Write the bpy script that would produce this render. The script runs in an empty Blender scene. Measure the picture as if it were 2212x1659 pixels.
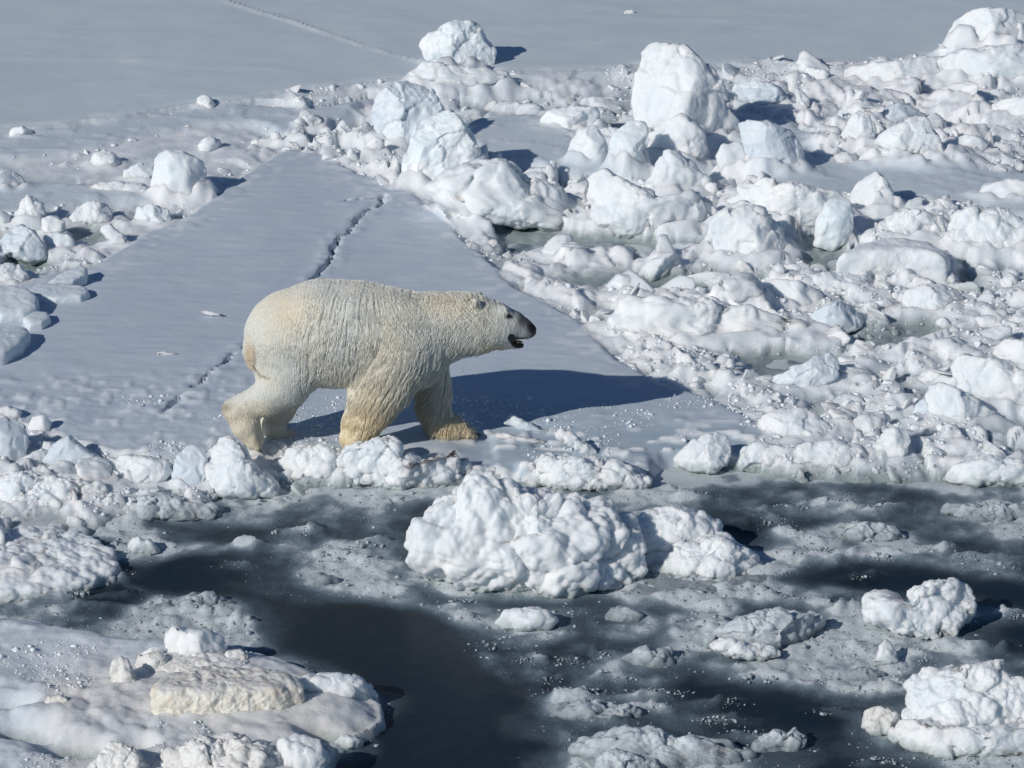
import bpy, bmesh, math, random
import numpy as np

SC = bpy.context.scene
COL = SC.collection
R = math.radians

# ------------------------------------------------------------------ camera
CAM_H, PITCH, THX = 10.0, R(20.0), 0.1454
cam_d = bpy.data.cameras.new('camera')
cam = bpy.data.objects.new('camera', cam_d); COL.objects.link(cam)
cam.location = (0, 0, CAM_H)
cam.rotation_euler = (math.pi/2 - PITCH, 0, 0)
cam_d.sensor_width = 36.0
cam_d.lens = 18.0/THX
cam_d.clip_start = 0.5; cam_d.clip_end = 20000
SC.camera = cam

# ------------------------------------------------------------------ sky, sun, exposure
SUN_EL, SUN_AZ = R(30), R(43)       # light travels right and away from the viewer
to_sun = np.array([-math.cos(SUN_EL)*math.cos(SUN_AZ), -math.cos(SUN_EL)*math.sin(SUN_AZ), math.sin(SUN_EL)])
w = bpy.data.worlds.new('World'); SC.world = w; w.use_nodes = True
nt = w.node_tree; nt.nodes.clear()
sky = nt.nodes.new('ShaderNodeTexSky'); sky.sky_type = 'NISHITA'; sky.sun_disc = False
sky.sun_elevation = SUN_EL
sky.sun_rotation = math.atan2(to_sun[0], to_sun[1])
sky.air_density = 1.0; sky.dust_density = 0.0; sky.ozone_density = 6.0
bg = nt.nodes.new('ShaderNodeBackground'); bg.inputs['Strength'].default_value = 0.05
ow = nt.nodes.new('ShaderNodeOutputWorld')
nt.links.new(sky.outputs[0], bg.inputs[0]); nt.links.new(bg.outputs[0], ow.inputs[0])
sl = bpy.data.lights.new('sun', 'SUN'); sl.energy = 3.0; sl.angle = R(0.5); sl.color = (1.0, 0.965, 0.915)
so = bpy.data.objects.new('sun', sl); COL.objects.link(so)
from mathutils import Vector
so.rotation_euler = Vector(to_sun).to_track_quat('Z', 'Y').to_euler()
so.location = (-10, -10, 12)
SC.view_settings.view_transform = 'Standard'; SC.view_settings.look = 'None'
SC.view_settings.exposure = 0.0; SC.view_settings.gamma = 1.0
SC.view_settings.use_curve_mapping = False
SC.cycles.max_bounces = 8; SC.cycles.diffuse_bounces = 5; SC.cycles.glossy_bounces = 2
SC.cycles.transmission_bounces = 2

# ------------------------------------------------------------------ where a point of the view lies in the place
FW = np.array([0, math.cos(PITCH), -math.sin(PITCH)]); UP = np.array([0, math.sin(PITCH), math.cos(PITCH)])
RT = np.array([1.0, 0, 0]); C0 = np.array([0, 0, CAM_H]); PX = THX/1106.0
def ray(u, v):
    u = np.asarray(u, float); v = np.asarray(v, float)
    a = (u-1106)*PX; b = -(v-829.5)*PX
    return FW + a[..., None]*RT + b[..., None]*UP
def at(u, v, z=0.0):
    d = ray(u, v); t = (z-CAM_H)/d[..., 2]
    return C0 + d*t[..., None]
def at_y(u, v, Y):
    d = ray(u, v); t = np.asarray(Y, float)/d[..., 1]
    return C0 + d*t[..., None]
def proj(x, y, z=0.0):
    dz = z-CAM_H
    dep = y*FW[1] + dz*FW[2]
    return 1106 + (x/dep)/PX, 829.5 - ((y*UP[1]+dz*UP[2])/dep)/PX

# ------------------------------------------------------------------ noise
def _h(ix, iy, iz, seed):
    h = (ix.astype(np.int64)*374761393 + iy.astype(np.int64)*668265263 + iz*2147483647 + seed*1274126177) & 0xFFFFFFFF
    h = ((h ^ (h >> 13))*1274126177) & 0xFFFFFFFF
    h = ((h ^ (h >> 16))*2246822519) & 0xFFFFFFFF
    h = h ^ (h >> 15)
    return (h & 0xFFFFFF)/float(0x1000000)
def vn2(x, y, seed=0):
    ix = np.floor(x); iy = np.floor(y); fx = x-ix; fy = y-iy
    fx = fx*fx*fx*(fx*(fx*6-15)+10); fy = fy*fy*fy*(fy*(fy*6-15)+10)
    a = _h(ix, iy, 0, seed); b = _h(ix+1, iy, 0, seed); c = _h(ix, iy+1, 0, seed); d = _h(ix+1, iy+1, 0, seed)
    return (a+(b-a)*fx)*(1-fy) + (c+(d-c)*fx)*fy
def fbm2(x, y, oct=4, seed=0, g=0.5):
    s = np.zeros_like(x); a = 1.0; t = 0
    for i in range(oct):
        s += a*(vn2(x, y, seed+i*17)*2-1); t += a; a *= g
        x, y = 1.7*x+1.1*y+3.3, -1.1*x+1.7*y+7.7
    return s/t
def vn3(x, y, z, seed=0):
    ix = np.floor(x); iy = np.floor(y); iz = np.floor(z).astype(np.int64)
    fx = x-ix; fy = y-iy; fz = z-iz
    fx = fx*fx*(3-2*fx); fy = fy*fy*(3-2*fy); fz = fz*fz*(3-2*fz)
    def pl(k):
        a = _h(ix, iy, iz+k, seed); b = _h(ix+1, iy, iz+k, seed); c = _h(ix, iy+1, iz+k, seed); d = _h(ix+1, iy+1, iz+k, seed)
        return (a+(b-a)*fx)*(1-fy) + (c+(d-c)*fx)*fy
    p0 = pl(0); p1 = pl(1)
    return p0 + (p1-p0)*fz
def fbm3(P, s, oct=3, seed=0, g=0.5):
    x, y, z = P[:, 0]*s, P[:, 1]*s, P[:, 2]*s
    r = np.zeros(len(P)); a = 1.0; t = 0
    for i in range(oct):
        r += a*(vn3(x, y, z, seed+31*i)*2-1); t += a; a *= g
        x, y, z = x*2.03+5.1, y*2.03+1.7, z*2.03+9.2
    return r/t
def wor2(x, y, seed=0):
    """nearest feature point: distance, offset from it and its random id"""
    ix = np.floor(x); iy = np.floor(y)
    best = np.full(x.shape, 9.0); dx = np.zeros_like(x); dy = np.zeros_like(x); cx = ix.copy(); cy = iy.copy()
    sec = np.full(x.shape, 9.0)
    for i in (-1, 0, 1):
        for j in (-1, 0, 1):
            a = ix+i; b = iy+j
            px = a + _h(a, b, 1, seed); py = b + _h(a, b, 2, seed)
            ex = x-px; ey = y-py; d = ex*ex+ey*ey
            m = d < best
            sec = np.where(m, best, np.minimum(sec, d))
            best = np.where(m, d, best); dx = np.where(m, ex, dx); dy = np.where(m, ey, dy)
            cx = np.where(m, a, cx); cy = np.where(m, b, cy)
    return np.sqrt(best), dx, dy, cx, cy, np.sqrt(sec)
def wor3(P, s, seed=0):
    x, y, z = P[:, 0]*s, P[:, 1]*s, P[:, 2]*s
    ix = np.floor(x); iy = np.floor(y); iz = np.floor(z).astype(np.int64)
    best = np.full(x.shape, 9.0)
    for i in (-1, 0, 1):
        for j in (-1, 0, 1):
            for k in (-1, 0, 1):
                a = ix+i; b = iy+j; c = iz+k
                h = _h(a, b, c, seed)
                px = a+h; py = b+(h*97.31) % 1.0; pz = c+(h*1013.7) % 1.0
                d = (x-px)**2+(y-py)**2+(z-pz)**2
                best = np.minimum(best, d)
    return np.sqrt(best)
def wor3g(P, s, seed=0):
    """nearest distance, tilted facet height of the cell, and how near the seam to the next cell"""
    x, y, z = P[:, 0]*s, P[:, 1]*s, P[:, 2]*s
    ix = np.floor(x); iy = np.floor(y); iz = np.floor(z).astype(np.int64)
    best = np.full(x.shape, 9.0); sec = best.copy(); fac = np.zeros_like(x)
    for i in (-1, 0, 1):
        for j in (-1, 0, 1):
            for k in (-1, 0, 1):
                a = ix+i; b = iy+j; c = iz+k
                h = _h(a, b, c, seed); h2 = (h*97.31) % 1.0; h3 = (h*1013.7) % 1.0
                ex = x-a-h; ey = y-b-h2; ez = z-c-h3
                d = ex*ex+ey*ey+ez*ez
                m = d < best
                sec = np.where(m, best, np.minimum(sec, d)); best = np.where(m, d, best)
                g1 = ((h*311.7) % 1.0)*2-1; g2 = ((h*571.3) % 1.0)*2-1; g3 = ((h*733.1) % 1.0)*2-1
                fac = np.where(m, g1*ex+g2*ey+g3*ez+0.35*g2, fac)
    f1 = np.sqrt(best); f2 = np.sqrt(sec)
    return f1, fac, np.exp(-((f2-f1)/0.10)**2)
def dome(f): return np.clip(1-(f/0.95)**2, 0, 1)**0.8
def sstep(a, b, x):
    t = np.clip((x-a)/(b-a), 0, 1); return t*t*(3-2*t)
def sdpoly(px, py, poly):
    """signed distance to a closed polygon, positive inside"""
    d = np.full(px.shape, 1e9); ins = np.zeros(px.shape, bool)
    n = len(poly)
    for i in range(n):
        ax, ay = poly[i]; bx, by = poly[(i+1) % n]
        ex, ey = bx-ax, by-ay
        wx, wy = px-ax, py-ay
        t = np.clip((wx*ex+wy*ey)/(ex*ex+ey*ey+1e-12), 0, 1)
        d = np.minimum(d, (wx-ex*t)**2+(wy-ey*t)**2)
        c = ((ay > py) != (by > py))
        with np.errstate(divide='ignore', invalid='ignore'):
            xi = (bx-ax)*(py-ay)/(by-ay+1e-12)+ax
        ins ^= (c & (px < xi))
    d = np.sqrt(d)
    return np.where(ins, d, -d)
def dline(px, py, pts):
    d = np.full(px.shape, 1e9); tt = np.zeros(px.shape)
    for i in range(len(pts)-1):
        ax, ay = pts[i]; bx, by = pts[i+1]; ex, ey = bx-ax, by-ay
        wx, wy = px-ax, py-ay
        t = np.clip((wx*ex+wy*ey)/(ex*ex+ey*ey+1e-12), 0, 1)
        q = (wx-ex*t)**2+(wy-ey*t)**2
        m = q < d; d = np.where(m, q, d); tt = np.where(m, (i+t)/(len(pts)-1), tt)
    return np.sqrt(d), tt
def world(pts, z=0.1):
    a = np.array(pts, float); p = at(a[:, 0], a[:, 1], z)
    return [(q[0], q[1]) for q in p]

# ------------------------------------------------------------------ meshes
def mesh_np(name, V, F, mat=None, smooth=True, col=None):
    me = bpy.data.meshes.new(name)
    V = np.ascontiguousarray(V, np.float32); F = np.ascontiguousarray(F, np.int32)
    n, k = F.shape
    me.vertices.add(len(V)); me.vertices.foreach_set('co', V.ravel())
    me.loops.add(n*k); me.loops.foreach_set('vertex_index', F.ravel())
    me.polygons.add(n); me.polygons.foreach_set('loop_start', np.arange(0, n*k, k, dtype=np.int32))
    me.polygons.foreach_set('loop_total', np.full(n, k, np.int32))
    me.polygons.foreach_set('use_smooth', np.full(n, smooth, bool))
    me.update(calc_edges=True)
    if col is not None:
        at_ = me.attributes.new('Col', 'FLOAT_COLOR', 'POINT')
        c = np.ones((len(V), 4), np.float32); c[:, :col.shape[1]] = col
        at_.data.foreach_set('color', c.ravel())
    if mat: me.materials.append(mat)
    return me
def link(name, me, label=None, cat=None, group=None, kind=None, parent=None, loc=None):
    o = bpy.data.objects.new(name, me); COL.objects.link(o)
    if label: o['label'] = label
    if cat: o['category'] = cat
    if group: o['group'] = group
    if kind: o['kind'] = kind
    elif cat: o['kind'] = 'thing'
    if parent: o.parent = parent
    if loc is not None: o.location = loc
    return o
_ico = {}
def ico(n):
    if n not in _ico:
        bm = bmesh.new(); bmesh.ops.create_icosphere(bm, subdivisions=n, radius=1)
        V = np.array([v.co[:] for v in bm.verts]); F = np.array([[l.index for l in f.verts] for f in bm.faces])
        V /= np.linalg.norm(V, axis=1)[:, None]
        bm.free(); _ico[n] = (V, F)
    return _ico[n]
def vnormals(V, F):
    a = V[F[:, 1]]-V[F[:, 0]]; b = V[F[:, 2]]-V[F[:, 0]]
    n = np.cross(a, b); N = np.zeros_like(V)
    for k in range(F.shape[1]):
        for c in range(3): N[:, c] += np.bincount(F[:, k], n[:, c], len(V))
    return N/(np.linalg.norm(N, axis=1)[:, None]+1e-12)

# ------------------------------------------------------------------ materials
def base_mat(name):
    m = bpy.data.materials.new(name); m.use_nodes = True
    t = m.node_tree; b = t.nodes['Principled BSDF']
    return m, t, b
def N(t, typ, **kw):
    n = t.nodes.new(typ)
    for k, v in kw.items(): setattr(n, k, v)
    return n
def noise(t, vec, scale, detail=3, rough=0.55):
    n = N(t, 'ShaderNodeTexNoise'); n.inputs['Scale'].default_value = scale
    n.inputs['Detail'].default_value = detail; n.inputs['Roughness'].default_value = rough
    t.links.new(vec, n.inputs['Vector']); return n.outputs['Fac']
def ramp(t, fac, stops):
    n = N(t, 'ShaderNodeValToRGB'); e = n.color_ramp.elements
    e[0].position, e[0].color = stops[0][0], (*stops[0][1], 1); e[1].position, e[1].color = stops[-1][0], (*stops[-1][1], 1)
    for p, c in stops[1:-1]:
        q = e.new(p); q.color = (*c, 1)
    t.links.new(fac, n.inputs[0]); return n.outputs[0]
def mix(t, fac, a, b, mode='MIX'):
    n = N(t, 'ShaderNodeMix', data_type='RGBA', blend_type=mode)
    for s, val in ((n.inputs['Factor'], fac), (n.inputs[6], a), (n.inputs[7], b)):
        if isinstance(val, (int, float)): s.default_value = val
        elif isinstance(val, tuple): s.default_value = (*val, 1)
        else: t.links.new(val, s)
    return n.outputs[2]
def mrange(t, val, a, b, c=0.0, d=1.0):
    n = N(t, 'ShaderNodeMapRange'); t.links.new(val, n.inputs[0])
    for i, q in enumerate((a, b, c, d)): n.inputs[i+1].default_value = q
    return n.outputs[0]
def bump(t, b, hs, dist, strength=1.0):
    """chain of (height socket, distance in metres)"""
    prev = None
    for h, d in zip(hs, dist):
        n = N(t, 'ShaderNodeBump'); n.inputs['Strength'].default_value = strength; n.inputs['Distance'].default_value = d
        t.links.new(h, n.inputs['Height'])
        if prev: t.links.new(prev, n.inputs['Normal'])
        prev = n.outputs[0]
    t.links.new(prev, b.inputs['Normal'])
def snow_mat(name, c1, c2, rough=0.65, wet=True, grain=1.0, wetcol=(0.30, 0.36, 0.35), use_col=False, dirt=None, spec=0.3, wz=(0.0, 0.09), sss=0.0):
    m, t, b = base_mat(name)
    pos = N(t, 'ShaderNodeNewGeometry').outputs['Position']
    n1 = noise(t, pos, 2.2, 4); n2 = noise(t, pos, 45, 4, 0.7); n3 = noise(t, pos, 150, 2, 0.7); n4 = noise(t, pos, 12, 3, 0.6)
    c = mix(t, mrange(t, n1, 0.35, 0.65), c1, c2)
    if use_col:
        a = N(t, 'ShaderNodeAttribute', attribute_name='Col').outputs['Color']
        c = mix(t, 1.0, a, mix(t, mrange(t, n1, 0.35, 0.65), (0.95, 0.96, 0.97), (1.03, 1.02, 1.01)), 'MULTIPLY')
    if name == 'yellowed_snow':      # the trodden top of the slab is grey, its broken side yellowish
        sn = N(t, 'ShaderNodeSeparateXYZ'); t.links.new(N(t, 'ShaderNodeNewGeometry').outputs['Normal'], sn.inputs[0])
        c = mix(t, mrange(t, sn.outputs[2], 0.45, 0.75), c, (0.70, 0.69, 0.66))
    if dirt:
        c = mix(t, mrange(t, n4, 0.5, 0.7, 0, 0.85), c, dirt)
    c = mix(t, 0.5, c, ramp(t, n3, [(0.3, (0.9, 0.92, 0.94)), (0.6, (1.0, 1.0, 1.0))]), 'MULTIPLY')
    if wet:
        sx = N(t, 'ShaderNodeSeparateXYZ'); t.links.new(pos, sx.inputs[0])
        z = N(t, 'ShaderNodeMath', operation='MULTIPLY_ADD'); t.links.new(n4, z.inputs[0]); z.inputs[1].default_value = -0.10
        t.links.new(sx.outputs[2], z.inputs[2])
        f = mrange(t, z.outputs[0], wz[0]-0.05, wz[1]-0.05, 0.9, 0.0)
        c = mix(t, f, c, wetcol)
    t.links.new(c, b.inputs['Base Color'])
    b.inputs['Roughness'].default_value = rough
    b.inputs['Specular IOR Level'].default_value = spec
    if sss:
        b.inputs['Subsurface Weight'].default_value = sss; b.inputs['Subsurface Scale'].default_value = 0.09
        b.inputs['Subsurface Radius'].default_value = (0.80, 0.92, 1.0)
    bump(t, b, [n4, n2, n3], [0.008*grain, 0.005*grain, 0.002*grain])
    return m
SNOW = snow_mat('white_snow', (0.88, 0.90, 0.90), (0.79, 0.84, 0.865), sss=0.75)
BITS = snow_mat('loose_snow_crumbs', (0.86, 0.885, 0.895), (0.78, 0.83, 0.86))
BLUE = snow_mat('blue_white_ice', (0.74, 0.83, 0.86), (0.88, 0.90, 0.91), rough=0.5, grain=0.7, spec=0.4, sss=0.6)
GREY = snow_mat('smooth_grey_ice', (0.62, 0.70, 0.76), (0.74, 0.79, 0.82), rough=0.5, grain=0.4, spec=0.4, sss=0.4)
DIRTY = snow_mat('dirty_snow', (0.85, 0.85, 0.83), (0.78, 0.77, 0.74), dirt=(0.68, 0.65, 0.60), grain=1.2)
YELLOW = snow_mat('yellowed_snow', (0.87, 0.85, 0.77), (0.80, 0.76, 0.66), dirt=(0.68, 0.60, 0.48), grain=1.0)
CRUMB = snow_mat('frosted_slush_crumbs', (0.50, 0.55, 0.57), (0.38, 0.43, 0.46), wetcol=(0.36, 0.42, 0.45), wz=(-0.02, 0.04))
SLUSH = snow_mat('wet_slush', (0.72, 0.76, 0.78), (0.54, 0.60, 0.63), rough=0.55, grain=1.6, wetcol=(0.17, 0.21, 0.23), wz=(0.0, 0.13), spec=0.4, sss=0.3)
TERR = snow_mat('terrain_snow', (0.86, 0.87, 0.88), (0.80, 0.83, 0.86), use_col=True, wetcol=(0.26, 0.32, 0.32), sss=0.7)
FLOEM = snow_mat('floe_surface', (0.86, 0.87, 0.88), (0.80, 0.83, 0.86), use_col=True, wet=False, grain=0.22, rough=0.6)
# ------------------------------------------------------------------ regions of the ice, as outlines on the ground
PLAIN = world([(-4000, 420), (-300, 300), (0, 276), (100, 270), (200, 255), (400, 222), (640, 195), (870, 165), (930, 150), (1060, 150), (1200, 152),
               (1380, 140), (1520, 138), (1650, 131), (1850, 134), (1960, 122), (2060, 112), (2250, 100), (2600, 70), (5000, -200), (5000, -380), (-4000, -380)], 0.2)
FLOE = world([(622, 320), (700, 333), (770, 372), (830, 405), (880, 418), (930, 462), (1000, 520), (1065, 575), (1120, 620), (1180, 655), (1250, 700), (1300, 745),
              (1370, 800), (1450, 838), (1540, 862), (1610, 890), (1650, 930), (1600, 965), (1480, 985), (1420, 1000), (1300, 1015), (1100, 1010), (1000, 990),
              (760, 968), (600, 958), (480, 962), (330, 980), (200, 965), (0, 900), (-300, 880), (-300, 640), (0, 630), (60, 612), (100, 590), (190, 574), (235, 560), (270, 535), (330, 497), (390, 470), (440, 440),
              (500, 398), (560, 355)], 0.12)
SHELF = world([(-600, 1270), (0, 1305), (110, 1330), (220, 1347), (350, 1360), (490, 1372), (620, 1400), (770, 1462), (815, 1500), (820, 1530), (770, 1560), (720, 1600),
               (700, 1640), (720, 1700), (760, 1900), (-600, 1900)], 0.15)
SEA = world([(-900, 1290), (0, 1310), (130, 1318), (200, 1285), (265, 1225), (235, 1160), (300, 1135), (470, 1125), (500, 1098), (620, 1078), (760, 1066), (900, 1062), (1050, 1062),
             (1150, 1058), (1400, 1058), (1480, 1030), (1620, 1034), (1800, 1052), (1950, 1058), (2212, 1064), (2900, 1070), (2900, 3200), (-900, 3200)], 0.0)
POOLS = [world(p, 0.0) for p in (
    [(1040, 500), (1120, 478), (1250, 505), (1400, 520), (1500, 530), (1380, 560), (1250, 556), (1140, 560), (1090, 560)],
    [(1700, 520), (1780, 510), (1850, 560), (1800, 600), (1720, 590)],
    [(1180, 610), (1300, 596), (1500, 590), (1660, 600), (1640, 640), (1500, 650), (1300, 640)],
    [(1780, 700), (1900, 690), (2050, 700), (2040, 745), (1900, 760), (1800, 745)],
    [(130, 505), (200, 488), (250, 505), (250, 535), (190, 548), (140, 535)],
    [(2055, 570), (2110, 560), (2130, 640), (2070, 650)],
    [(1560, 770), (1700, 760), (1850, 790), (1800, 830), (1640, 830)],
    [(0, 520), (60, 530), (120, 580), (60, 600), (0, 590)],
    [(260, 478), (340, 470), (350, 490), (280, 498)],
)]
FLATS = [world(p, 0.12) for p in (
    [(1010, 265), (1120, 250), (1220, 262), (1250, 330), (1330, 360), (1330, 400), (1120, 350), (1030, 350)],
    [(1900, 370), (2000, 362), (2120, 372), (2300, 380), (2300, 480), (2100, 450), (1940, 430), (1700, 430), (1640, 390), (1680, 360), (1800, 350)],
    [(-200, 285), (60, 290), (260, 268), (420, 245), (560, 232), (640, 240), (560, 262), (420, 275), (300, 300), (200, 325), (60, 345), (-200, 360)],
    [(-100, 400), (90, 395), (300, 420), (320, 436), (200, 440), (60, 460), (-100, 470)],
    [(500, 262), (700, 236), (800, 210), (760, 250), (600, 285)],
    [(1580, 250), (1720, 260), (1760, 330), (1730, 380), (1660, 330)],
)]
CRACK = world([(742, 434), (790, 428), (830, 424), (822, 446), (792, 455), (770, 475), (757, 500), (735, 512), (724, 530), (716, 560), (700, 580), (672, 606), (640, 640), (600, 690), (545, 740), (512, 765),
               (480, 785), (455, 805), (435, 825), (400, 845), (375, 868), (350, 892)], 0.12)
FAR_LINE = world([(470, -4), (560, 25), (620, 42), (700, 70), (780, 98), (860, 122), (925, 136)], 0.2)
FAR_LINE2 = world([(-60, 127), (60, 127), (180, 129), (300, 131)], 0.2)

def jumble(x, y, cell, seed, tilt, off):
    f, dx, dy, cx, cy, f2 = wor2(x/cell, y/cell, seed)
    a = _h(cx, cy, 5, seed)*2-1; b = _h(cx, cy, 6, seed)*2-1; c = _h(cx, cy, 7, seed)
    return (a*dx+b*dy)*tilt*cell + c*off*cell - 0.10*cell*(1-sstep(0.0, 0.18, f2-f))
def lumps(x, y, cell, seed):
    f, *_ = wor2(x/cell, y/cell, seed)
    return dome(f)*cell

def ground(x, y):
    """height, albedo, region id of the ice at x, y (arrays)"""
    u, v = proj(x, y, 0.1)
    near = (np.abs(x) < 0.16*y+3) & (y < 48) & (y > 17)
    sd_pl = sdpoly(x, y, PLAIN); sd_fl = sdpoly(x, y, FLOE); sd_sh = sdpoly(x, y, SHELF); sd_sea = sdpoly(x, y, SEA)
    wob = 0.05*fbm2(x*3, y*2, 3, 5)
    sd_pl = sd_pl+wob*2; sd_fl = sd_fl+wob*1.3+0.06*fbm2(x*1.1, y*1.1, 3, 6)*sstep(1400, 900, u*0+v); sd_sh = sd_sh+wob*1.2; sd_sea = sd_sea+wob*2.0
    # rubble
    wx = x+0.10*fbm2(x*2.5, y*2.5, 3, 11); wy = y+0.10*fbm2(x*2.5, y*2.5, 3, 12)
    big = fbm2(x*0.55, y*0.45, 3, 21)
    rub = 0.02 + 0.12*big + jumble(wx, wy, 0.62, 31, 0.45, 0.12) + jumble(wx, wy, 0.27, 32, 0.55, 0.16) + 0.5*jumble(wx, wy, 0.11, 33, 0.7, 0.25)
    rub = rub*0.8+0.05*fbm2(x*1.6, y*1.3, 2, 22)
    rub += 0.40*lumps(wx, wy, 0.20, 41) + 0.35*lumps(wx, wy, 0.085, 42) + 0.012*fbm2(x*25, y*25, 3, 43)
    far = sstep(33, 37, y)*1.0
    amp = 1-0.40*far*sstep(1500, 1000, u)
    amp *= 1-0.55*sstep(700, 300, u)*sstep(520, 380, v)
    h = np.maximum(0.04, 0.02+rub*amp*0.78)
    lf = sstep(640, 470, u)*sstep(560, 500, v)                      # the left side is mostly smooth drifted snow
    h = h*(1-0.75*lf)+0.13*0.75*lf*(1+0.3*fbm2(x*1.3, y, 3, 49))
    # slopes down at the floe edge, and towards open water
    edge = sstep(0.0, 0.35, -sd_fl)
    h = 0.06+(h-0.06)*(0.35+0.65*edge)
    h = 0.03+(h-0.03)*(0.5+0.5*sstep(0.0, 0.9, -sd_sea))
    col = np.empty(x.shape+(3,)); col[...] = (0.89, 0.905, 0.915)
    grey = sstep(0.5, 0.75, vn2(x*1.1+50, y*1.1, 3))
    col = col*(1-0.16*grey[..., None]) + np.array((0.55, 0.66, 0.72))*0.16*grey[..., None]
    low = sstep(0.16, 0.05, h+0.05*fbm2(x*8, y*8, 2, 46))          # wet slushy ice between the blocks
    low = np.clip(low*(0.38+0.6*fbm2(x*0.9, y*0.7, 2, 47)), 0, 1)
    col = col*(1-low[..., None])+np.array((0.47, 0.55, 0.60))*low[..., None]
    pool = np.full(x.shape, -9.0)
    for p in POOLS: pool = np.maximum(pool, sdpoly(x, y, p)+wob*1.5)
    flat = np.full(x.shape, -9.0)
    for p in FLATS: flat = np.maximum(flat, sdpoly(x, y, p)+wob*1.5)
    m = sstep(-0.12, 0.10, flat)
    h = h*(1-m) + (0.16+0.02*fbm2(x*1.5, y*1.5, 3, 8)+0.012*sstep(0.6, 0.9, vn2(x*6, y*9, 4)))*m
    col = col*(1-m[..., None]) + np.array((0.62, 0.69, 0.75))*m[..., None]
    m = sstep(-0.45, 0.0, pool+0.15*fbm2(x*5, y*5, 3, 48))
    h = h*(1-0.62*m)+0.02*m
    h = h+m*(1-sstep(-0.05, 0.1, pool))*(0.45*lumps(wx, wy, 0.10, 71)+0.03*fbm2(x*6, y*6, 4, 72)-0.02)
    m = sstep(-0.10, 0.20, pool)
    h = h*(1-m) + (-0.012+0.045*fbm2(x*3.5, y*2.6, 4, 68)+0.5*lumps(wx, wy, 0.07, 69)*sstep(0.5, 0.7, vn2(x*2.2, y*1.8, 70)))*m
    col = col*(1-0.8*m[..., None])+np.array((0.50, 0.57, 0.60))*0.8*m[..., None]
    # plain
    m = sstep(-0.25, 0.15, sd_pl)
    pl = 0.20+0.015*fbm2(x*0.6, y*0.4, 3, 9)+0.010*np.clip(fbm2(x*1.1+0.3*y, y*3.2, 4, 57), 0, 1)
    d, tt = dline(x, y, FAR_LINE); w_ = 0.010+0.014*vn2(x*4, y*4, 2)
    ln = np.exp(-(d/w_)**2)
    d2, _ = dline(x, y, FAR_LINE2); ln2 = np.exp(-(d2/0.07)**2)*0.35
    pl = pl+0.03*ln*(0.3+1.0*vn2(x*7, y*7, 6))+0.01*ln2
    h = h*(1-m)+pl*m
    pc = np.array((0.62, 0.69, 0.735))*(1+0.04*fbm2(x*0.5, y*0.25, 3, 14)[..., None])
    pc = pc+(np.array((0.86, 0.87, 0.88))-pc)*np.maximum(0.55*ln, 0.6*ln2)[..., None]
    band = sstep(-0.9, -0.1, sd_pl)*sstep(0.1, -0.1, sd_pl)      # drifted snow at the margin of the plain
    band = band*(~((flat > -0.1)))
    h = h*(1-0.72*band)+(0.20)*0.72*band
    col = col*(1-m[..., None])+pc*m[..., None]
    # main floe
    m = sstep(-0.05, 0.03, sd_fl)
    d, tt = dline(x+0.03*fbm2(x*9, y*9, 2, 77), y+0.07*fbm2(x*9, y*7, 3, 78), CRACK)
    cw = 0.011*(0.1+1.8*vn2(x*4, y*4, 61))*(1-0.45*sstep(0.55, 0.75, tt))
    fh = 0.12+0.008*fbm2(x*1.2, y*0.8, 3, 15)+0.0035*fbm2(x*5, y*14, 3, 16)
    rough = sstep(0.5, 0.0, sd_fl)
    fh = fh+0.012*rough*fbm2(x*11, y*11, 4, 17)*sstep(0.35, 0.6, vn2(x*1.8, y*1.8, 59))+0.006*np.clip(fbm2(x*2.2+0.8*y, y*9, 4, 58), 0, 1)
    ll = sstep(780, 860, v)*sstep(620, 480, u)
    fh = fh+0.016*ll*fbm2(x*4, y*5, 5, 18, 0.62)+0.010*ll*sstep(0.62, 0.8, vn2(x*14, y*10, 19))
    ck = np.exp(-(d/(cw+1e-4))**2)*sstep(0.30, 0.5, vn2(x*5+9, y*5, 62)+0.28*(tt < 0.5)+0.05)
    fh = fh-0.16*ck+0.015*np.exp(-((d-0.09)/0.05)**2)*vn2(x*12, y*12, 63)
    fr = sstep(870, 960, v)*sstep(950, 1050, u)
    fr2 = fr*sstep(0.55, 0.75, vn2(x*3.1, y*3.6, 64))
    fh = fh-0.045*fr+0.025*fr2+0.02*fr*sstep(0.7, 0.85, vn2(x*9, y*12, 66))
    fc = np.empty(x.shape+(3,)); fc[...] = (0.575, 0.645, 0.72)
    fc = fc*(1+0.05*fbm2(x*0.7, y*0.5, 4, 19, 0.6)[..., None])
    fc = fc*(1-0.10*sstep(1000, 1600, u+0.6*(v-700))[..., None])
    wetm = np.clip(sstep(850, 945, v)*sstep(900, 1150, u)*(0.50+0.45*fbm2(x*1.5, y*1.5, 3, 20)), 0, 0.9)
    fc = fc*(1-wetm[..., None])+np.array((0.36, 0.47, 0.54))*wetm[..., None]
    brt = np.clip(fr*sstep(0.66, 0.82, vn2(x*9, y*12, 66))+0.5*ll*sstep(0.6, 0.8, vn2(x*14, y*10, 19))+0.6*rough*sstep(0.5, 0.8, vn2(x*10, y*10, 67)), 0, 1)
    fc = fc+(np.array((0.85, 0.87, 0.88))-fc)*brt[..., None]
    h = h*(1-m)+fh*m; col = col*(1-m[..., None])+fc*m[..., None]
    # shelf at lower left
    m = sstep(-0.06, 0.05, sd_sh)
    sh = 0.16+0.03*fbm2(x*1.3, y*1.3, 3, 23)+0.022*fbm2(x*7, y*9, 4, 24)
    rr = sstep(1400, 1470, v+0.16*(u-300))
    rr = rr*np.clip(0.5+0.9*fbm2(x*1.1, y*1.1, 2, 27), 0, 1)
    sh = sh+rr*(0.22*lumps(wx, wy, 0.20, 44)+0.30*lumps(wx, wy, 0.08, 45)-0.04)
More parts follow.
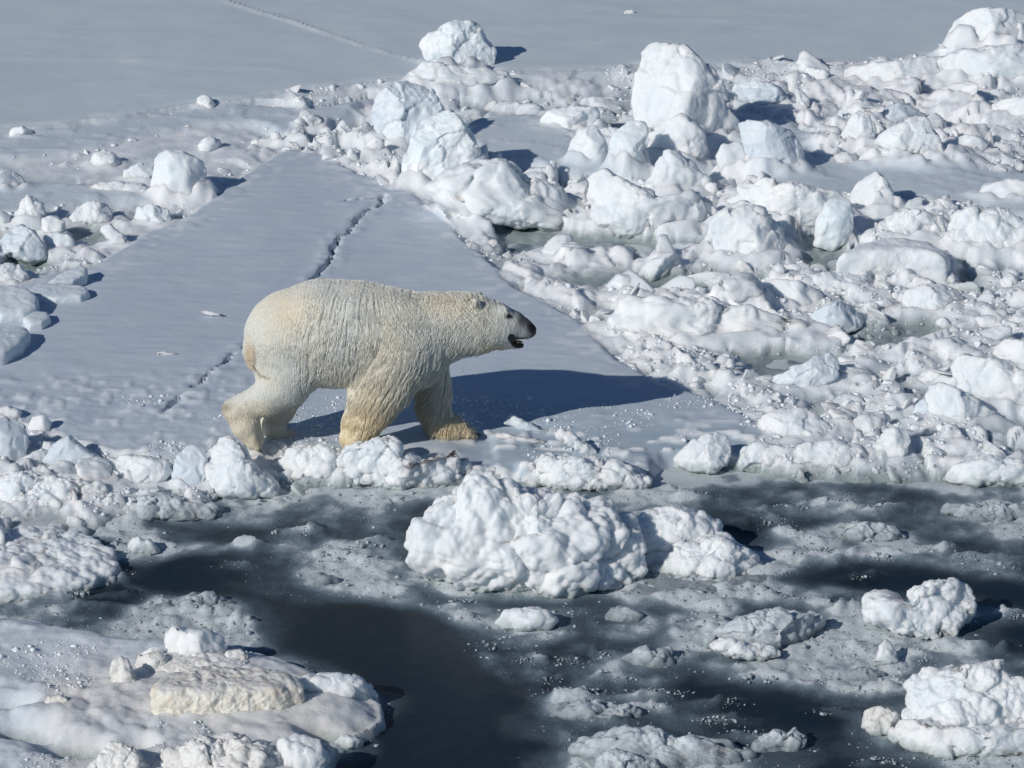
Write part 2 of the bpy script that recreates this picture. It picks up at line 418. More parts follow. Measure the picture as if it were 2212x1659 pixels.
    for hu_, hv_, ru_, rv_ in ((45, 1588, 70, 22), (165, 1628, 75, 24), (10, 1530, 60, 14), (300, 1620, 40, 14), (700, 1590, 50, 16)):
        sh = sh-0.20*np.exp(-(((u-hu_)/ru_)**2+((v-hv_)/rv_)**2)**1.5)
    e = sstep(0.35, 0.0, sd_sh)
    sh = sh-0.10*e*e
    sc = np.empty(x.shape+(3,)); sc[...] = (0.72, 0.77, 0.81)
    dm = np.clip(sstep(1380, 1470, v+0.1*(u-300))*sstep(30, 160, u)*(0.6+0.7*fbm2(x*1.7, y*1.7, 3, 25)), 0, 1)
    sc = sc*(1-dm[..., None])+np.array((0.78, 0.765, 0.735))*dm[..., None]
    h = h*(1-m)+sh*m; col = col*(1-m[..., None])+sc*m[..., None]
    # sea
    m = sstep(-0.34, 0.12, sd_sea+0.10*fbm2(x*5, y*5, 3, 73))*(1-sstep(-0.10, 0.02, sd_sh))
    h = h*(1-m)-0.25*m
    h = np.where(near, h, np.where(y < 17, np.minimum(h, 0.12), 0.12+0.0*h))
    fe = sstep(0.2, 0.9, np.abs(x)-(0.152*np.clip(y, 19, 60)+1.2))*(h > -0.1)
    h = h*(1-fe)+0.12*fe
    reg = np.where(sd_fl > 0, 1, np.where(sd_sh > 0, 2, np.where(sd_pl > 0, 3, 0)))
    return h, col, reg

def grid(ys, k, edge):
    s = np.concatenate([-edge[::-1], np.linspace(-1, 1, k), edge])
    Y, S_ = np.meshgrid(ys, s, indexing='ij')
    X = S_*(0.152*np.clip(Y, 19, 60)+1.3)
    r, c = X.shape
    i = np.arange(r*c).reshape(r, c)
    F = np.stack([i[:-1, :-1], i[:-1, 1:], i[1:, 1:], i[1:, :-1]], -1).reshape(-1, 4)
    return X.ravel(), Y.ravel(), F
ys = [19.3]
while ys[-1] < 43.5: ys.append(ys[-1]*(1+(0.00112 if ys[-1] < 36 else 0.0018)))
ys = np.array([-60, 0, 10, 16, 18.5]+ys+[45, 48, 60, 100, 300, 1000, 4000.0])
edge = np.array([1.04, 1.1, 1.3, 2, 5, 20, 100, 700.0])
gx, gy, gF = grid(ys, 540, edge)
gh, gc, gr = ground(gx, gy)
GV = np.stack([gx, gy, gh], 1)
# ------------------------------------------------------------------ blocks of ice, one object each
FEET = []
def height_at(x, y):
    h, _, _ = ground(np.array([x], float), np.array([y], float)); return float(h[0])
def block(name, label, cat, outline, depth=0.7, mat=SNOW, seed=1, lump=0.5, cuts=5, res=5, group=None, zb=None, rough=1.0, n=2.6, sink=0.0, flatten=0.0):
    """outline (points of the photograph) traced round the block; depth = thickness as a share of its width"""
    o = np.array(outline, float)
    u0, u1, v0, v1 = o[:, 0].min(), o[:, 0].max(), o[:, 1].min(), o[:, 1].max()
    uc = 0.5*(u0+u1)
    g = at(uc, v1, 0.05)
    if (u1-u0) > 270 and v1 > 900 and lump > .25 and mat is SNOW: res = 7
    if res == 5 and (u1-u0) > 140 and lump > 0.05: res = 6
    if mat is SLUSH: zb = (zb or 0)-0.03
    if zb is None:
        zb = max(0.0, height_at(g[0], g[1]))*0.7
    g = at(uc, v1, zb)
    mpp = np.linalg.norm(g-C0)*PX
    W = (u1-u0)*mpp; Hh = (v1-v0)*mpp
    D = depth*W
    rs = np.random.RandomState(seed*7+3)
    if v1 < 1075 and lump > 0.05:
        lump *= 0.62; rough *= 1.25
        if u1-u0 > 40: FEET.append((g[0], g[1]+0.35*D, 0.5*W, 0.5*D+0.03, zb+min(0.30*Hh, 0.16)))
    else: lump *= 0.9
    ctr = g.copy(); ctr[1] += 0.42*D
    # outline in the plane that faces the old viewer
    cu = 0.5*(u0+u1); cv = 0.5*(v0+v1)
    area = 0; cxs = 0; cys = 0
    for i in range(len(o)):
        a, b = o[i], o[(i+1) % len(o)]; cr = a[0]*b[1]-b[0]*a[1]
        area += cr; cxs += (a[0]+b[0])*cr; cys += (a[1]+b[1])*cr
    if abs(area) > 1: cu, cv = cxs/(3*area), cys/(3*area)
    Y0 = ctr[1]
    c3 = at_y(cu, cv, Y0)
    m2 = np.linalg.norm(c3-C0)*PX
    P = np.stack([(o[:, 0]-cu)*m2, -(o[:, 1]-cv)*m2], 1)
    # radial table
    th = np.linspace(-math.pi, math.pi, 361)
    dx, dy = np.cos(th), np.sin(th); rad = np.full(th.shape, 0.02)
    best = np.zeros(th.shape)
    for i in range(len(P)):
        a, b = P[i], P[(i+1) % len(P)]; e = b-a
        den = dx*e[1]-dy*e[0]
        with np.errstate(divide='ignore', invalid='ignore'):
            t = (a[0]*e[1]-a[1]*e[0])/den
            s = (a[0]*dy-a[1]*dx)/den
        ok = (np.abs(den) > 1e-12) & (s >= -1e-6) & (s <= 1+1e-6) & (t > 0)
        best = np.where(ok, np.maximum(best, np.where(ok, t, 0)), best)
    rad = np.maximum(best, 0.02)
    rad = np.convolve(np.concatenate([rad[-5:-1], rad, rad[1:5]]), np.array([1, 2, 3, 4, 5, 4, 3, 2, 1])/25.0, 'valid')
    Vd, F = ico(res)
    pr = np.sqrt(Vd[:, 0]**2+Vd[:, 1]**2); ang = np.arctan2(Vd[:, 1], Vd[:, 0])
    rr = np.interp(ang, th, rad)*pr**(2/n)
    zz = 0.5*D*np.sign(Vd[:, 2])*np.abs(Vd[:, 2])**(2/n)
    L = np.stack([rr*np.cos(ang), rr*np.sin(ang), zz], 1)          # x right, y up, z towards the viewer
    # facets
    size = math.sqrt(W*Hh)
    for k in range(cuts):
        a = rs.uniform(-0.75, 0.75); b = rs.uniform(-0.35, 0.75); c = rs.uniform(0.55, 1.0)
        nn = np.array([a, b, c]); nn /= np.linalg.norm(nn)
        s = L@nn; sup = s.max(); dcut = sup*rs.uniform(0.62, 0.88)
        ex = np.clip(s-dcut, 0, None)
        L = L-(ex*0.92)[:, None]*nn
    nrm = vnormals(L, F)
    q = L+rs.uniform(-50, 50, 3)
    q = q+size*0.06*np.stack([fbm3(q, 3.0/size, 2, seed), fbm3(q+9, 3.0/size, 2, seed), fbm3(q+19, 3.0/size, 2, seed)], 1)
    f_, fac, cr_ = wor3g(q, 3.6/size, seed+9)
    d = size*(0.035+0.035*min(1, lump))*fac - size*0.008*cr_*min(1, lump*1.5)
    if lump > 0:
        d += lump*size*0.10*(dome(wor3(q, 2.1/size, seed+8))-0.75)
        d += lump*size*0.13*(dome(f_)-0.75)
        d += lump*size*0.09*(dome(wor3(q, 8.5/size, seed+3))-0.7)
        if res >= 6 and v1 > 900: d += lump*0.022*(dome(wor3(q, 1/0.13, seed+16))-0.6)+lump*0.008*fbm3(q, 30, 3, seed+17)
        if res >= 6: d += lump*0.013*(dome(wor3(q, 1/0.075, seed+6))-0.7)
        if res >= 6 and size > 0.45: d += lump*size*0.045*(dome(wor3(q, 22/size, seed+5))-0.7)
    d += rough*size*0.030*fbm3(q, 5/size, 4, seed+2, 0.6)
    if lump > 0.05: d += (0.010 if res > 5 else 0.006)*fbm3(q, 13, 2, seed+21)+(0.006 if res > 5 else 0.0)*fbm3(q, 34, 3, seed+23)
    L = L+nrm*d[:, None]
    Wd = c3 + L[:, :1]*RT + L[:, 1:2]*UP - L[:, 2:3]*FW
    org = np.array([g[0], ctr[1], max(zb-0.02, 0.0)])
    me = mesh_np(name, Wd-org, F, mat)
    return link(name, me, label, cat, group, loc=org)

def slab(name, label, cat, top, T, zb=0.1, mat=SNOW, seed=1, n=6.0, res=6, lump=0.2, rough=1.0, tilt=(0, 0)):
    """a tabular piece: 'top' is the outline of its upper face in the photograph, T its thickness in metres"""
    o = np.array(top, float); p = at(o[:, 0], o[:, 1], zb+T)
    c = p.mean(0); Q = (p-c)[:, :2]
    th = np.linspace(-math.pi, math.pi, 361); dx, dy = np.cos(th), np.sin(th); best = np.zeros(th.shape)
    for i in range(len(Q)):
        a, b = Q[i], Q[(i+1) % len(Q)]; e = b-a
        den = dx*e[1]-dy*e[0]
        with np.errstate(divide='ignore', invalid='ignore'):
            t = (a[0]*e[1]-a[1]*e[0])/den; k = (a[0]*dy-a[1]*dx)/den
        ok = (np.abs(den) > 1e-12) & (k >= -1e-6) & (k <= 1+1e-6) & (t > 0)
        best = np.where(ok, np.maximum(best, np.where(ok, t, 0)), best)
    rad = np.maximum(best, 0.02)
    rad = np.convolve(np.concatenate([rad[-4:-1], rad, rad[1:4]]), np.array([1, 2, 3, 4, 3, 2, 1])/16.0, 'valid')
    Vd, F = ico(res)
    pr = np.sqrt(Vd[:, 0]**2+Vd[:, 1]**2); ang = np.arctan2(Vd[:, 1], Vd[:, 0])
    # even spread of vertices over top and sides
    rr = np.interp(ang, th, rad); k = np.maximum(np.abs(Vd[:, 2])*1.0, pr)
    g = 1/(np.abs(Vd[:, 2])**n+pr**n)**(1/n)
    x = Vd[:, 0]*g*rr; y = Vd[:, 1]*g*rr; z = Vd[:, 2]*g*(T*0.5+0.06)
    L = np.stack([x, y, z-(T*0.5+0.06)+T], 1)
    L[:, 2] += tilt[0]*L[:, 0]+tilt[1]*L[:, 1]
    nr = vnormals(L, F); q = L+seed*3.7; sz = min(math.sqrt(rr.mean()*T*2), 0.6)
    d = lump*(0.10*sz*(dome(wor3(q, 2.6/sz, seed))-0.7)+0.05*sz*(dome(wor3(q, 7/sz, seed+1))-0.7))+rough*(0.035*sz*fbm3(q, 4/sz, 4, seed+2)+0.004*fbm3(q, 28, 3, seed+3))
    L = L+nr*d[:, None]
    org = np.array([c[0], c[1], zb]); u_ = o[:, 0]; 
    if u_.max()-u_.min() > 40: FEET.append((c[0], c[1], rr.max()*0.9, (Q[:, 1].max()-Q[:, 1].min())*0.5, zb+0.03))
    return link(name, mesh_np(name, L, F, mat), label, cat, loc=org)
B = block
i_ = 0
BLOCKS = [
 # far plain
 ('ice_boulder', 'rounded blue-white ice boulder standing alone on the far snow plain', [(905,98),(922,82),(955,58),(985,44),(1015,45),(1040,66),(1062,88),(1071,112),(1066,140),(1050,152),(1010,160),(965,158),(930,148),(922,125)], dict(depth=.75, mat=BLUE, lump=.35, cuts=7, res=6, seed=11)),
 ('snow_drift', 'low snow drift banked against the foot of the blue-white boulder', [(880,160),(915,135),(960,140),(1010,146),(1060,150),(1105,156),(1080,180),(1030,196),(975,196),(920,180)], dict(depth=.5, lump=.15, cuts=2, seed=12, zb=.15, rough=.5)),
 ('ice_lump', 'tiny white ice lump alone on the far snow plain', [(1343,34),(1352,22),(1366,22),(1378,32),(1374,41),(1350,42)], dict(depth=.8, lump=.6, res=3, seed=13)),
 ('ice_boulder', 'largest rounded white ice boulder in the top right corner', [(2050,75),(2062,45),(2095,25),(2140,18),(2190,22),(2240,45),(2245,85),(2215,104),(2150,104),(2080,104)], dict(depth=.7, lump=.12, cuts=6, res=5, seed=14, zb=.32, rough=.6)),
 ('ice_slab', 'right part of the white slab ridge beneath the boulder in the top right corner', [(2020,140),(2060,114),(2140,102),(2230,98),(2300,104),(2300,180),(2200,190),(2080,188),(2030,172)], dict(depth=.35, lump=.15, cuts=5, res=6, seed=15, zb=.1, n=3.2)),
 ('ice_slab', 'left part of the white slab ridge leading to the top right corner', [(1816,162),(1830,146),(1880,138),(1960,130),(2040,122),(2060,150),(2050,182),(1960,188),(1860,184),(1822,178)], dict(depth=.35, lump=.15, cuts=5, res=6, seed=151, zb=.1, n=3.2)),
 ('ice_boulder', 'tall white ice pinnacle sloping down to the right, highest in the rubble', [(1384,118),(1402,92),(1440,87),(1478,96),(1505,118),(1540,150),(1562,190),(1580,235),(1600,265),(1618,300),(1600,330),(1500,320),(1420,300),(1372,262),(1365,225),(1376,170)], dict(depth=.6, lump=.22, cuts=9, res=6, seed=16, zb=.1, rough=.7)),
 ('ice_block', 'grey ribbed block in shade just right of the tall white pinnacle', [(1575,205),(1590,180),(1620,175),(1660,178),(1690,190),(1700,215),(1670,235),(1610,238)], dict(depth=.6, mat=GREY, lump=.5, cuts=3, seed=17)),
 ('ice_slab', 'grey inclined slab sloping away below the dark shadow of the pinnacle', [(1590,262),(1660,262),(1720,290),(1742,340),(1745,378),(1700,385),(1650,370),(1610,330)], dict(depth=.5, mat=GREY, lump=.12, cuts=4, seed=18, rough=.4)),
 # behind the floe
 ('ice_block', 'big upright bluish-white block at the far tip of the floe with a dark shadow', [(870,370),(880,320),(905,275),(930,248),(975,240),(1010,262),(1030,305),(1045,345),(1020,370),(990,400),(900,418),(868,405)], dict(depth=.65, mat=BLUE, lump=.25, cuts=8, res=6, seed=19, zb=.05)),
 ('ice_slab', 'tilted grainy grey slab pointing up behind the far tip of the floe', [(795,262),(810,205),(835,185),(880,165),(905,172),(935,200),(958,232),(985,268),(930,290),(900,330),(860,330),(820,300)], dict(depth=.4, mat=GREY, lump=.3, cuts=5, res=5, seed=20, rough=1.6)),
 ('ice_slab', 'upright slab with smooth blue face standing left of the floe', [(328,372),(338,332),(360,325),(400,328),(440,350),(448,390),(440,430),(400,432),(355,428),(325,410)], dict(depth=.5, mat=BLUE, lump=.1, cuts=5, seed=21, rough=.5, n=3)),
 ('ice_slab', 'flat white slab lying beside the upright blue-faced slab', [(266,368),(300,352),(335,350),(330,392),(290,394),(268,382)], dict(depth=.5, lump=.15, cuts=3, seed=22)),
 ('snow_ridge', 'low white snow ridge at the left, under the flat white slab', [(175,408),(210,396),(260,392),(315,398),(330,412),(310,424),(240,424),(190,420)], dict(depth=.3, lump=.35, cuts=2, seed=23, zb=.1)),
 ('snow_mound', 'pointed snow mound with dark grit on its right flank at the left', [(188,360),(205,330),(225,322),(250,335),(262,352),(250,365),(210,368)], dict(depth=.7, lump=.4, cuts=2, seed=24)),
 ('ice_boulder', 'round dark-edged boulder near the left edge on the smooth snow', [(20,288),(28,276),(50,272),(72,284),(66,300),(40,306),(24,302)], dict(depth=.8, mat=BLUE, lump=.3, cuts=4, res=4, seed=25)),
 ('ice_boulder', 'grey-white boulder cut by the left edge, casting a pointed shadow', [(-40,400),(-20,370),(20,366),(45,378),(56,400),(48,415),(0,418),(-35,416)], dict(depth=.6, lump=.25, cuts=5, res=5, seed=26)),
 ('ice_cluster', 'stack of small white knobs above the blue shadow at the left edge', [(28,475),(40,440),(60,422),(75,428),(92,440),(98,465),(85,482),(60,490),(35,488)], dict(depth=.6, lump=1., cuts=2, seed=27)),
 ('ice_lump', 'white knob just right of the stack of small knobs at the left', [(90,490),(96,470),(120,464),(140,478),(145,500),(125,515),(100,512)], dict(depth=.8, lump=.8, cuts=2, res=4, seed=28)),
 ('ice_cluster', 'row of rounded white lumps behind the small grey melt pool at the left', [(150,470),(165,448),(190,438),(215,436),(240,450),(242,478),(220,492),(180,492),(155,486)], dict(depth=.5, lump=.9, cuts=2, seed=29)),
 ('ice_lump', 'leaning pale lump right of the grey melt pool at the left', [(285,472),(292,448),(330,440),(365,455),(372,478),(358,495),(320,490),(295,484)], dict(depth=.6, mat=BLUE, lump=.4, cuts=5, seed=30)),
 ('ice_lump', 'white lump with lobed foot between two grey pools at the left', [(215,502),(220,488),(238,484),(250,495),(272,512),(275,536),(252,540),(240,520)], dict(depth=.7, lump=.4, cuts=3, res=4, seed=31)),
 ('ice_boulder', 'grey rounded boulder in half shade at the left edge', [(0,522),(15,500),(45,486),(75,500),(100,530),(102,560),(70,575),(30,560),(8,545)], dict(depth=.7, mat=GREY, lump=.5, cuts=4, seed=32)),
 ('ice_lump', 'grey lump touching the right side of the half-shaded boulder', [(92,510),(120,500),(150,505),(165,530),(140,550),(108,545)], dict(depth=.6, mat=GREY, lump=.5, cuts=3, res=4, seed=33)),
 ('snow_lump', 'knobbly white snow lump at the left edge above the grey slabs', [(-30,610),(-20,580),(10,568),(40,570),(58,590),(60,612),(30,625),(-20,625)], dict(depth=.6, lump=1., cuts=1, seed=34)),
 # mass right of the far tip
 ('snow_mass', 'long sloping white snow mass right of the floe, in front of the upright block', [(905,410),(940,380),(1000,352),(1060,345),(1110,358),(1160,385),(1210,415),(1250,432),(1290,440),(1330,470),(1335,500),(1290,508),(1200,500),(1120,490),(1050,478),(980,452),(930,432)], dict(depth=.4, lump=.45, cuts=6, res=6, seed=40, zb=.0)),
 ('ice_block', 'smooth pale block leaning left of the narrow dark gap behind the snow mass', [(1224,345),(1232,305),(1250,280),(1285,272),(1305,290),(1312,320),(1308,355),(1280,364),(1240,362)], dict(depth=.6, mat=BLUE, lump=.1, cuts=6, seed=41)),
 ('ice_slab', 'broad pale slab behind the leaning pale block', [(1165,262),(1180,240),(1230,228),(1290,235),(1300,262),(1285,285),(1230,290),(1180,280)], dict(depth=.5, mat=BLUE, lump=.08, cuts=5, seed=42)),
 ('ice_block', 'faceted blue-white block right of the narrow dark gap', [(1315,305),(1330,280),(1365,258),(1395,262),(1400,290),(1385,330),(1400,350),(1360,372),(1325,355)], dict(depth=.7, mat=BLUE, lump=.12, cuts=9, seed=43)),
 ('ice_block', 'white lumpy block at the foot of the tall pinnacle', [(1395,330),(1410,290),(1430,262),(1470,248),(1500,262),(1525,290),(1528,330),(1500,360),(1440,362)], dict(depth=.6, lump=.6, cuts=5, seed=44)),
 ('ice_boulder', 'pointed rocky boulder with ribbed right side in the middle of the rubble', [(1395,400),(1415,355),(1438,325),(1470,325),(1500,350),(1530,385),(1530,420),(1490,440),(1420,438)], dict(depth=.6, lump=.6, cuts=6, res=5, seed=45, rough=1.6)),
 ('ice_block', 'upright white block beside the dark hole right of the ribbed boulder', [(1545,340),(1560,312),(1600,305),(1615,330),(1610,362),(1590,385),(1555,380)], dict(depth=.6, lump=.2, cuts=6, res=4, seed=46)),
 ('ice_block', 'narrow white tooth left of the dark hole', [(1480,345),(1490,310),(1515,298),(1530,320),(1540,355),(1520,370),(1492,368)], dict(depth=.7, lump=.2, cuts=5, res=4, seed=47)),
 ('snow_mass', 'broad white snow mass under the ribbed boulder', [(1245,410),(1270,375),(1310,368),(1350,395),(1420,420),(1500,420),(1540,440),(1560,480),(1530,520),(1440,520),(1350,515),(1290,490),(1250,450)], dict(depth=.4, lump=.6, cuts=5, res=6, seed=48, zb=.0)),
 ('ice_boulder', 'large smooth round white boulder left of the dark open gap', [(1528,520),(1535,480),(1565,450),(1610,435),(1650,450),(1685,490),(1712,540),(1712,570),(1670,578),(1600,575),(1545,560)], dict(depth=.65, lump=.22, cuts=6, res=6, seed=49, zb=.0)),
 ('snow_mass', 'white snow mass behind the smooth round boulder', [(1595,400),(1640,390),(1700,392),(1760,402),(1810,415),(1832,440),(1820,480),(1760,495),(1700,490),(1660,465),(1610,440)], dict(depth=.45, lump=.5, cuts=5, res=5, seed=50, zb=.1)),
 ('ice_block', 'greenish translucent block rising from water behind the tabular block', [(1755,530),(1765,470),(1790,430),(1830,420),(1845,460),(1840,510),(1800,545)], dict(depth=.5, mat=BLUE, lump=.1, cuts=5, seed=51, zb=0)),
 ('ice_boulder', 'white peaked boulder with blue shaded right side, above the tabular block', [(1835,440),(1845,405),(1870,378),(1895,370),(1915,385),(1930,420),(1955,440),(1950,470),(1900,480),(1850,470)], dict(depth=.75, lump=.45, cuts=5, res=5, seed=52, zb=.05)),
 ('snow_mass', 'knobbly white snow mass behind the right end of the tabular block', [(2050,500),(2065,465),(2100,445),(2150,450),(2200,470),(2250,480),(2260,540),(2200,560),(2120,560),(2070,540)], dict(depth=.5, lump=.7, cuts=3, res=5, seed=54, zb=.05)),
 ('snow_mass', 'white snow heap directly behind the tabular block', [(1890,520),(1900,480),(1940,455),(1990,450),(2040,470),(2060,510),(2030,530),(1950,530)], dict(depth=.5, lump=.6, cuts=4, res=5, seed=55, zb=.05)),
 ('ice_block', 'bright white pyramid block on smooth snow at upper right', [(1885,305),(1925,275),(1980,250),(2000,258),(2022,290),(2032,312),(2060,335),(2095,358),(2080,368),(2010,352),(1950,330),(1900,318)], dict(depth=.5, lump=.12, cuts=6, res=5, seed=56, zb=.1)),
 ('ice_block', 'smaller white block adjoining the left of the bright pyramid', [(1815,300),(1830,262),(1855,238),(1880,250),(1895,285),(1885,310),(1845,325)], dict(depth=.6, lump=.15, cuts=6, res=5, seed=57)),
 ('ice_slab', 'curved grey slab edge leaning behind the pyramid block', [(1885,270),(1895,240),(1940,222),(1985,232),(1990,250),(1940,268),(1905,285)], dict(depth=.5, mat=GREY, lump=.1, cuts=4, seed=58)),
 ('ice_boulder', 'white oval boulder with grey base right of the pyramid', [(2060,305),(2080,292),(2120,296),(2135,312),(2120,332),(2080,335),(2062,322)], dict(depth=.7, lump=.25, cuts=4, res=4, seed=59)),
 ('ice_block', 'white block cut by the right edge under the slab ridge', [(2140,225),(2165,215),(2220,205),(2280,215),(2280,262),(2220,268),(2160,250)], dict(depth=.5, lump=.2, cuts=5, res=5, seed=60)),
 ('snow_mound', 'snow mound with dark cracks at the right edge beside the smooth lane', [(2110,420),(2130,398),(2180,385),(2240,392),(2250,430),(2190,440),(2130,436)], dict(depth=.5, lump=.5, cuts=3, res=4, seed=61)),
 # right, middle
 ('snow_mass', 'long knobbly white snow bank right of the floe above the grey brash', [(1312,690),(1330,660),(1380,640),(1450,650),(1540,648),(1620,665),(1700,690),(1755,700),(1765,735),(1750,752),(1650,755),(1520,752),(1400,742),(1330,722)], dict(depth=.3, lump=.85, cuts=3, res=6, seed=62, zb=0)),
 ('ice_boulder', 'two-toned grey-white boulder above the end of the knobbly snow bank', [(1645,640),(1650,610),(1680,602),(1730,608),(1770,625),(1785,650),(1765,682),(1700,684),(1655,668)], dict(depth=.65, lump=.3, cuts=6, res=5, seed=63, zb=0)),
 ('ice_boulder', 'white rounded boulder in front of the tabular block', [(1745,605),(1760,592),(1820,588),(1870,600),(1898,622),(1895,642),(1850,652),(1790,645)], dict(depth=.5, lump=.35, cuts=4, res=5, seed=64, zb=0)),
 ('ice_boulder', 'white boulder with grey right flank below the tabular block', [(1950,655),(1955,628),(1990,616),(2040,620),(2080,640),(2092,665),(2080,690),(2020,690),(1970,680)], dict(depth=.6, lump=.2, cuts=5, res=5, seed=65, zb=0)),
 ('ice_block', 'angular grey block with small blue shadow, right of the snow bank', [(1738,690),(1770,668),(1805,652),(1845,660),(1868,685),(1860,710),(1820,726),(1770,722),(1745,708)], dict(depth=.6, mat=GREY, lump=.06, cuts=8, res=5, seed=66, zb=0)),
 ('ice_lump', 'rounded pale lump near the right edge with a thin dark shadow', [(2085,700),(2110,682),(2160,680),(2185,700),(2178,718),(2120,722),(2090,715)], dict(depth=.6, lump=.3, cuts=4, res=4, seed=67, zb=0)),
 ('ice_block', 'bright white block at the right edge above the pinkish bank', [(2145,785),(2152,745),(2175,732),(2215,735),(2250,740),(2250,790),(2190,798)], dict(depth=.6, lump=.12, cuts=5, res=5, seed=68, zb=.05)),
 ('ice_slab', 'greyish overhanging slab with green underside in the right brash', [(1650,850),(1668,815),(1720,790),(1790,760),(1812,780),(1808,815),(1770,840),(1715,850),(1680,862)], dict(depth=.4, mat=GREY, lump=.1, cuts=5, res=5, seed=69, zb=0)),
 ('ice_block', 'long inclined white block at the right, high side to the left', [(1995,860),(2010,832),(2040,830),(2090,850),(2140,885),(2170,915),(2165,940),(2100,935),(2040,905),(2005,885)], dict(depth=.4, lump=.15, cuts=5, res=5, seed=70, zb=0)),
 ('snow_mass', 'broad pinkish-white snow bank at the right edge', [(2050,790),(2080,768),(2140,775),(2200,800),(2260,820),(2260,900),(2200,905),(2130,870),(2070,830)], dict(depth=.4, lump=.3, cuts=4, res=5, seed=71, zb=0)),
 ('ice_boulder', 'pointed white boulder at the near right corner of the floe', [(1455,990),(1480,962),(1520,938),(1550,932),(1572,940),(1580,970),(1572,1005),(1545,1022),(1490,1018),(1460,1005)], dict(depth=.6, lump=.15, cuts=7, res=6, seed=72, zb=0)),
 ('ice_boulder', 'broad white boulder with grey right side behind the pointed corner boulder', [(1632,935),(1648,900),(1690,878),(1735,880),(1770,905),(1800,930),(1795,950),(1740,968),(1670,962),(1640,950)], dict(depth=.55, lump=.2, cuts=7, res=5, seed=73, zb=0)),
 ('snow_mass', 'white snow mass at the waterline below the broad grey-sided boulder', [(1590,1010),(1600,975),(1640,955),(1690,965),(1740,960),(1800,950),(1850,965),(1875,990),(1860,1015),(1780,1020),(1700,1025),(1620,1022)], dict(depth=.35, lump=.5, cuts=4, res=6, seed=74, zb=0)),
 ('ice_lump', 'white lump with square top between two blue-shadowed hollows', [(1890,1000),(1895,945),(1915,925),(1960,925),(1968,950),(1950,1000),(1920,1012)], dict(depth=.7, lump=.25, cuts=6, res=5, seed=75, zb=0)),
 ('ice_lump', 'rounded grey disc-like lump in the middle of the right brash', [(1970,895),(1985,865),(2010,855),(2030,875),(2025,905),(2000,918),(1975,912)], dict(depth=.5, mat=GREY, lump=.1, cuts=4, res=4, seed=76, zb=.03)),
 ('snow_mass', 'wide low white snow bank along the waterline at the right', [(2030,1040),(2060,1010),(2120,985),(2180,990),(2260,1000),(2270,1045),(2200,1050),(2100,1052)], dict(depth=.3, lump=.5, cuts=3, res=5, seed=77, zb=0)),
 ('ice_lump', 'small bright lump left of the wide waterline bank', [(1995,985),(2010,965),(2035,970),(2050,990),(2040,1010),(2010,1012)], dict(depth=.7, lump=.3, cuts=4, res=4, seed=78, zb=0)),
 # nearside of the floe
 ('ice_boulder', 'tall white snowy boulder standing in front of the bear\'s hind paw', [(447,1000),(452,962),(470,944),(495,942),(518,958),(535,985),(560,1015),(598,1045),(602,1072),(560,1082),(490,1076),(455,1050)], dict(depth=.7, lump=.35, cuts=5, res=6, seed=79, zb=0)),
 ('snow_mass', 'knobbly white snow mass in front of the bear\'s fore paw', [(722,1010),(735,972),(765,956),(800,952),(830,942),(855,950),(870,985),(920,990),(960,1000),(1005,985),(1022,1010),(1010,1045),(950,1058),(860,1060),(780,1050),(750,1030)], dict(depth=.4, lump=.9, cuts=3, res=6, seed=80, zb=0)),
 ('snow_mass', 'grey-white snow heap between the tall boulder and the fore-paw mass', [(600,1000),(620,972),(670,962),(720,968),(755,990),(760,1030),(700,1048),(630,1035)], dict(depth=.5, lump=.6, cuts=3, res=5, seed=81, zb=0)),
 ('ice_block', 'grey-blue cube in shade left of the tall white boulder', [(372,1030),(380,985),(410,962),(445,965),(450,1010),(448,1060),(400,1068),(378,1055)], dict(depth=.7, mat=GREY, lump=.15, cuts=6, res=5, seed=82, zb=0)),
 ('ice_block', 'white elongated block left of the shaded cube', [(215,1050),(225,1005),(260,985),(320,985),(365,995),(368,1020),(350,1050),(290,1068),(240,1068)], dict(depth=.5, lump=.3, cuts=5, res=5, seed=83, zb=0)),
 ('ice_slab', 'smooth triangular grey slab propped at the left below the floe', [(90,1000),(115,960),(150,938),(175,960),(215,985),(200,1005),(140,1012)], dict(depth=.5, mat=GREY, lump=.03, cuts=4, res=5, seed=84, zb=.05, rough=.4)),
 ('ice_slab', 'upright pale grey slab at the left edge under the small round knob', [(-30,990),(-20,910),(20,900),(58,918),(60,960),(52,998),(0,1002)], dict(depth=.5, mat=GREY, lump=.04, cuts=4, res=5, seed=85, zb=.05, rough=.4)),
 ('ice_lump', 'small round bright knob on top of the upright pale slab', [(-20,900),(-10,882),(20,876),(45,886),(45,904),(15,912),(-15,910)], dict(depth=.7, lump=.2, cuts=2, res=4, seed=86, zb=.1)),
 ('ice_lump', 'white lump right of the upright pale slab', [(60,925),(70,900),(95,895),(112,912),(108,935),(85,942)], dict(depth=.7, lump=.2, cuts=3, res=4, seed=87, zb=.08)),
 ('snow_mass', 'broken white snow bank along the left waterline', [(-50,1085),(-20,1035),(40,1020),(110,1030),(180,1040),(230,1055),(235,1085),(180,1105),(80,1110),(-20,1105)], dict(depth=.35, lump=.8, cuts=3, res=6, seed=88, zb=0)),
 ('snow_mass', 'low grey-white snow bank beside the water left of centre', [(232,1110),(260,1080),(330,1070),(420,1078),(480,1095),(480,1125),(400,1135),(300,1135),(250,1128)], dict(depth=.4, mat=SLUSH, lump=.7, cuts=3, res=5, seed=89, zb=0)),
 ('ice_lump', 'small horned white ice lump afloat in the dark water at left', [(275,1185),(280,1165),(297,1158),(310,1166),(322,1162),(338,1178),(348,1195),(320,1200),(288,1198)], dict(depth=.6, lump=.5, cuts=2, res=4, seed=91, zb=0)),
